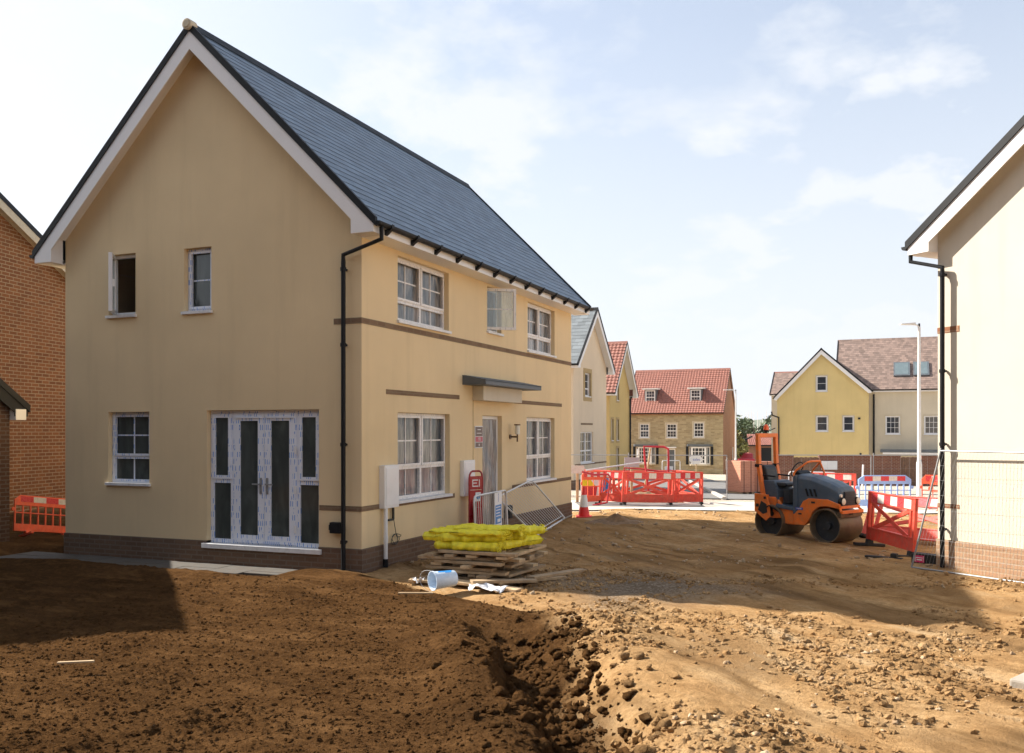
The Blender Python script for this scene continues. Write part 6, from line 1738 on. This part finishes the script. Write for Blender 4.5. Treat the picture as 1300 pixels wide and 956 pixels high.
# hills
def hills():
    V = []; Fc = []; n = 160; rows = 7
    for i in range(n+1):
        a_ = R(90+YAW+60-120*i/n)
        for j in range(rows):
            d_ = 1900+j*260
            prof = math.sin(math.pi*min(1, j/(rows-1)))**.8 if j < rows-1 else .0
            hgt = (30+26*float(fbm(np.array([i*.055]), np.array([.3]), 1., 4, 8)[0]))*prof
            V.append((d_*math.cos(a_), d_*math.sin(a_), -8+hgt*1.35))
    for i in range(n):
        for j in range(rows-1): k = i*rows+j; Fc.append((k, k+rows, k+rows+1, k+1))
    mb = MB(); mb.raw(V, Fc); o = mb.build('hills', M['hill'], None, smooth=True, kind='structure')
M['hill'] = plain('hill_green', (.09, .12, .05), .95, .3, .01)
hills()
# ------------------------------------------------------------------ light, sky, camera
SUN_EL, SUN_DIR = 37.5, (-1.0, .012)          # direction towards the sun (horizontal)
az = math.atan2(SUN_DIR[1], SUN_DIR[0])
sd = Vector((math.cos(az)*math.cos(R(SUN_EL)), math.sin(az)*math.cos(R(SUN_EL)), math.sin(R(SUN_EL))))
sl_ = bpy.data.lights.new('sun', 'SUN'); sl_.energy = 5.0; sl_.angle = R(.53); sl_.color = (1., .93, .83)
so = bpy.data.objects.new('sun', sl_); COL.objects.link(so); so.rotation_euler = sd.to_track_quat('Z', 'Y').to_euler()
w = bpy.data.worlds.new('World'); scn.world = w; w.use_nodes = True
nt = NT(w.node_tree); bg = nt.n['Background']
sky = nt('ShaderNodeTexSky', sky_type='NISHITA'); sky.sun_disc = False; sky.sun_elevation = R(SUN_EL)
sky.sun_rotation = math.atan2(sd.x, sd.y); sky.air_density = 1.0; sky.dust_density = 2.2; sky.ozone_density = 1.0; sky.altitude = 50
tc = nt('ShaderNodeTexCoord').outputs['Generated']
sx = nt('ShaderNodeSeparateXYZ', i={0: tc})
# project the direction on a cloud layer
zc = nt.math('MAXIMUM', sx.outputs[2], .02)
k = nt.math('DIVIDE', 1.0, nt.math('ADD', zc, .30))
cx = nt.math('MULTIPLY', sx.outputs[0], k); cy = nt.math('MULTIPLY', sx.outputs[1], k)
cv = nt('ShaderNodeCombineXYZ', i={0: cx, 1: cy, 2: 0.})
n1 = nt('ShaderNodeTexNoise', i={'Vector': cv.outputs[0], 'Scale': 2.6, 'Detail': 10., 'Roughness': .6, 'Distortion': .1}).outputs[0]
n2 = nt('ShaderNodeTexNoise', i={'Vector': cv.outputs[0], 'Scale': .8, 'Detail': 3.}).outputs[0]
cl = nt.math('MULTIPLY', nt.ramp(n1, [(.5, 0.), (.62, .85)]), nt.ramp(n2, [(.38, .15), (.62, 1.)]))
veil = nt.ramp(sx.outputs[2], [(.0, .94), (.15, .78), (.4, .42), (.9, .2)])
leftw = nt.math('ADD', nt.math('MULTIPLY', sx.outputs[0], -1.), nt.math('MULTIPLY', sx.outputs[1], -.15))
veil = nt.math('MAXIMUM', veil, nt.ramp(leftw, [(.0, .1), (.55, .72), (.95, .85)]))
dens = nt.math('MINIMUM', nt.math('ADD', cl, veil), .93)
skyc = nt.mix(1.0, sky.outputs[0], (1.0, 1.0, 1.0), 'MULTIPLY')
cloudc = (4.45, 4.6, 4.85)
col_ = nt.mix(dens, skyc, cloudc)
nt.l.new(col_, bg.inputs[0]); bg.inputs[1].default_value = .095

hz, hn, hp = newmat('haze_air')
hn.n.remove(hp)
pv = hn('ShaderNodeVolumePrincipled', i={'Density': 1.1e-4, 'Color': (.86, .92, 1., 1), 'Anisotropy': .3}); hn.l.new(pv.outputs[0], hn.n['Material Output'].inputs['Volume'])
mb = MB(); mb.box((-4200, -4200, -14), (4200, 4200, 110)); mb.build('haze', hz, None, kind='stuff')

cam = bpy.data.cameras.new('camera'); co = bpy.data.objects.new('camera', cam); COL.objects.link(co); scn.camera = co
co.location = (0, 0, CAMZ); co.rotation_euler = (R(90), 0, R(YAW))
cam.sensor_width = 36; cam.lens = 1171/1300*36; cam.shift_y = (547-478)/1300; cam.clip_end = 20000; cam.clip_start = .05
vs = scn.view_settings; vs.view_transform = 'Standard'; vs.look = 'None'; vs.gamma = 1; vs.use_curve_mapping = False; vs.exposure = 1.18
scn.cycles.max_bounces = 8; scn.cycles.diffuse_bounces = 4
scn.render.resolution_x = 1024; scn.render.resolution_y = 753
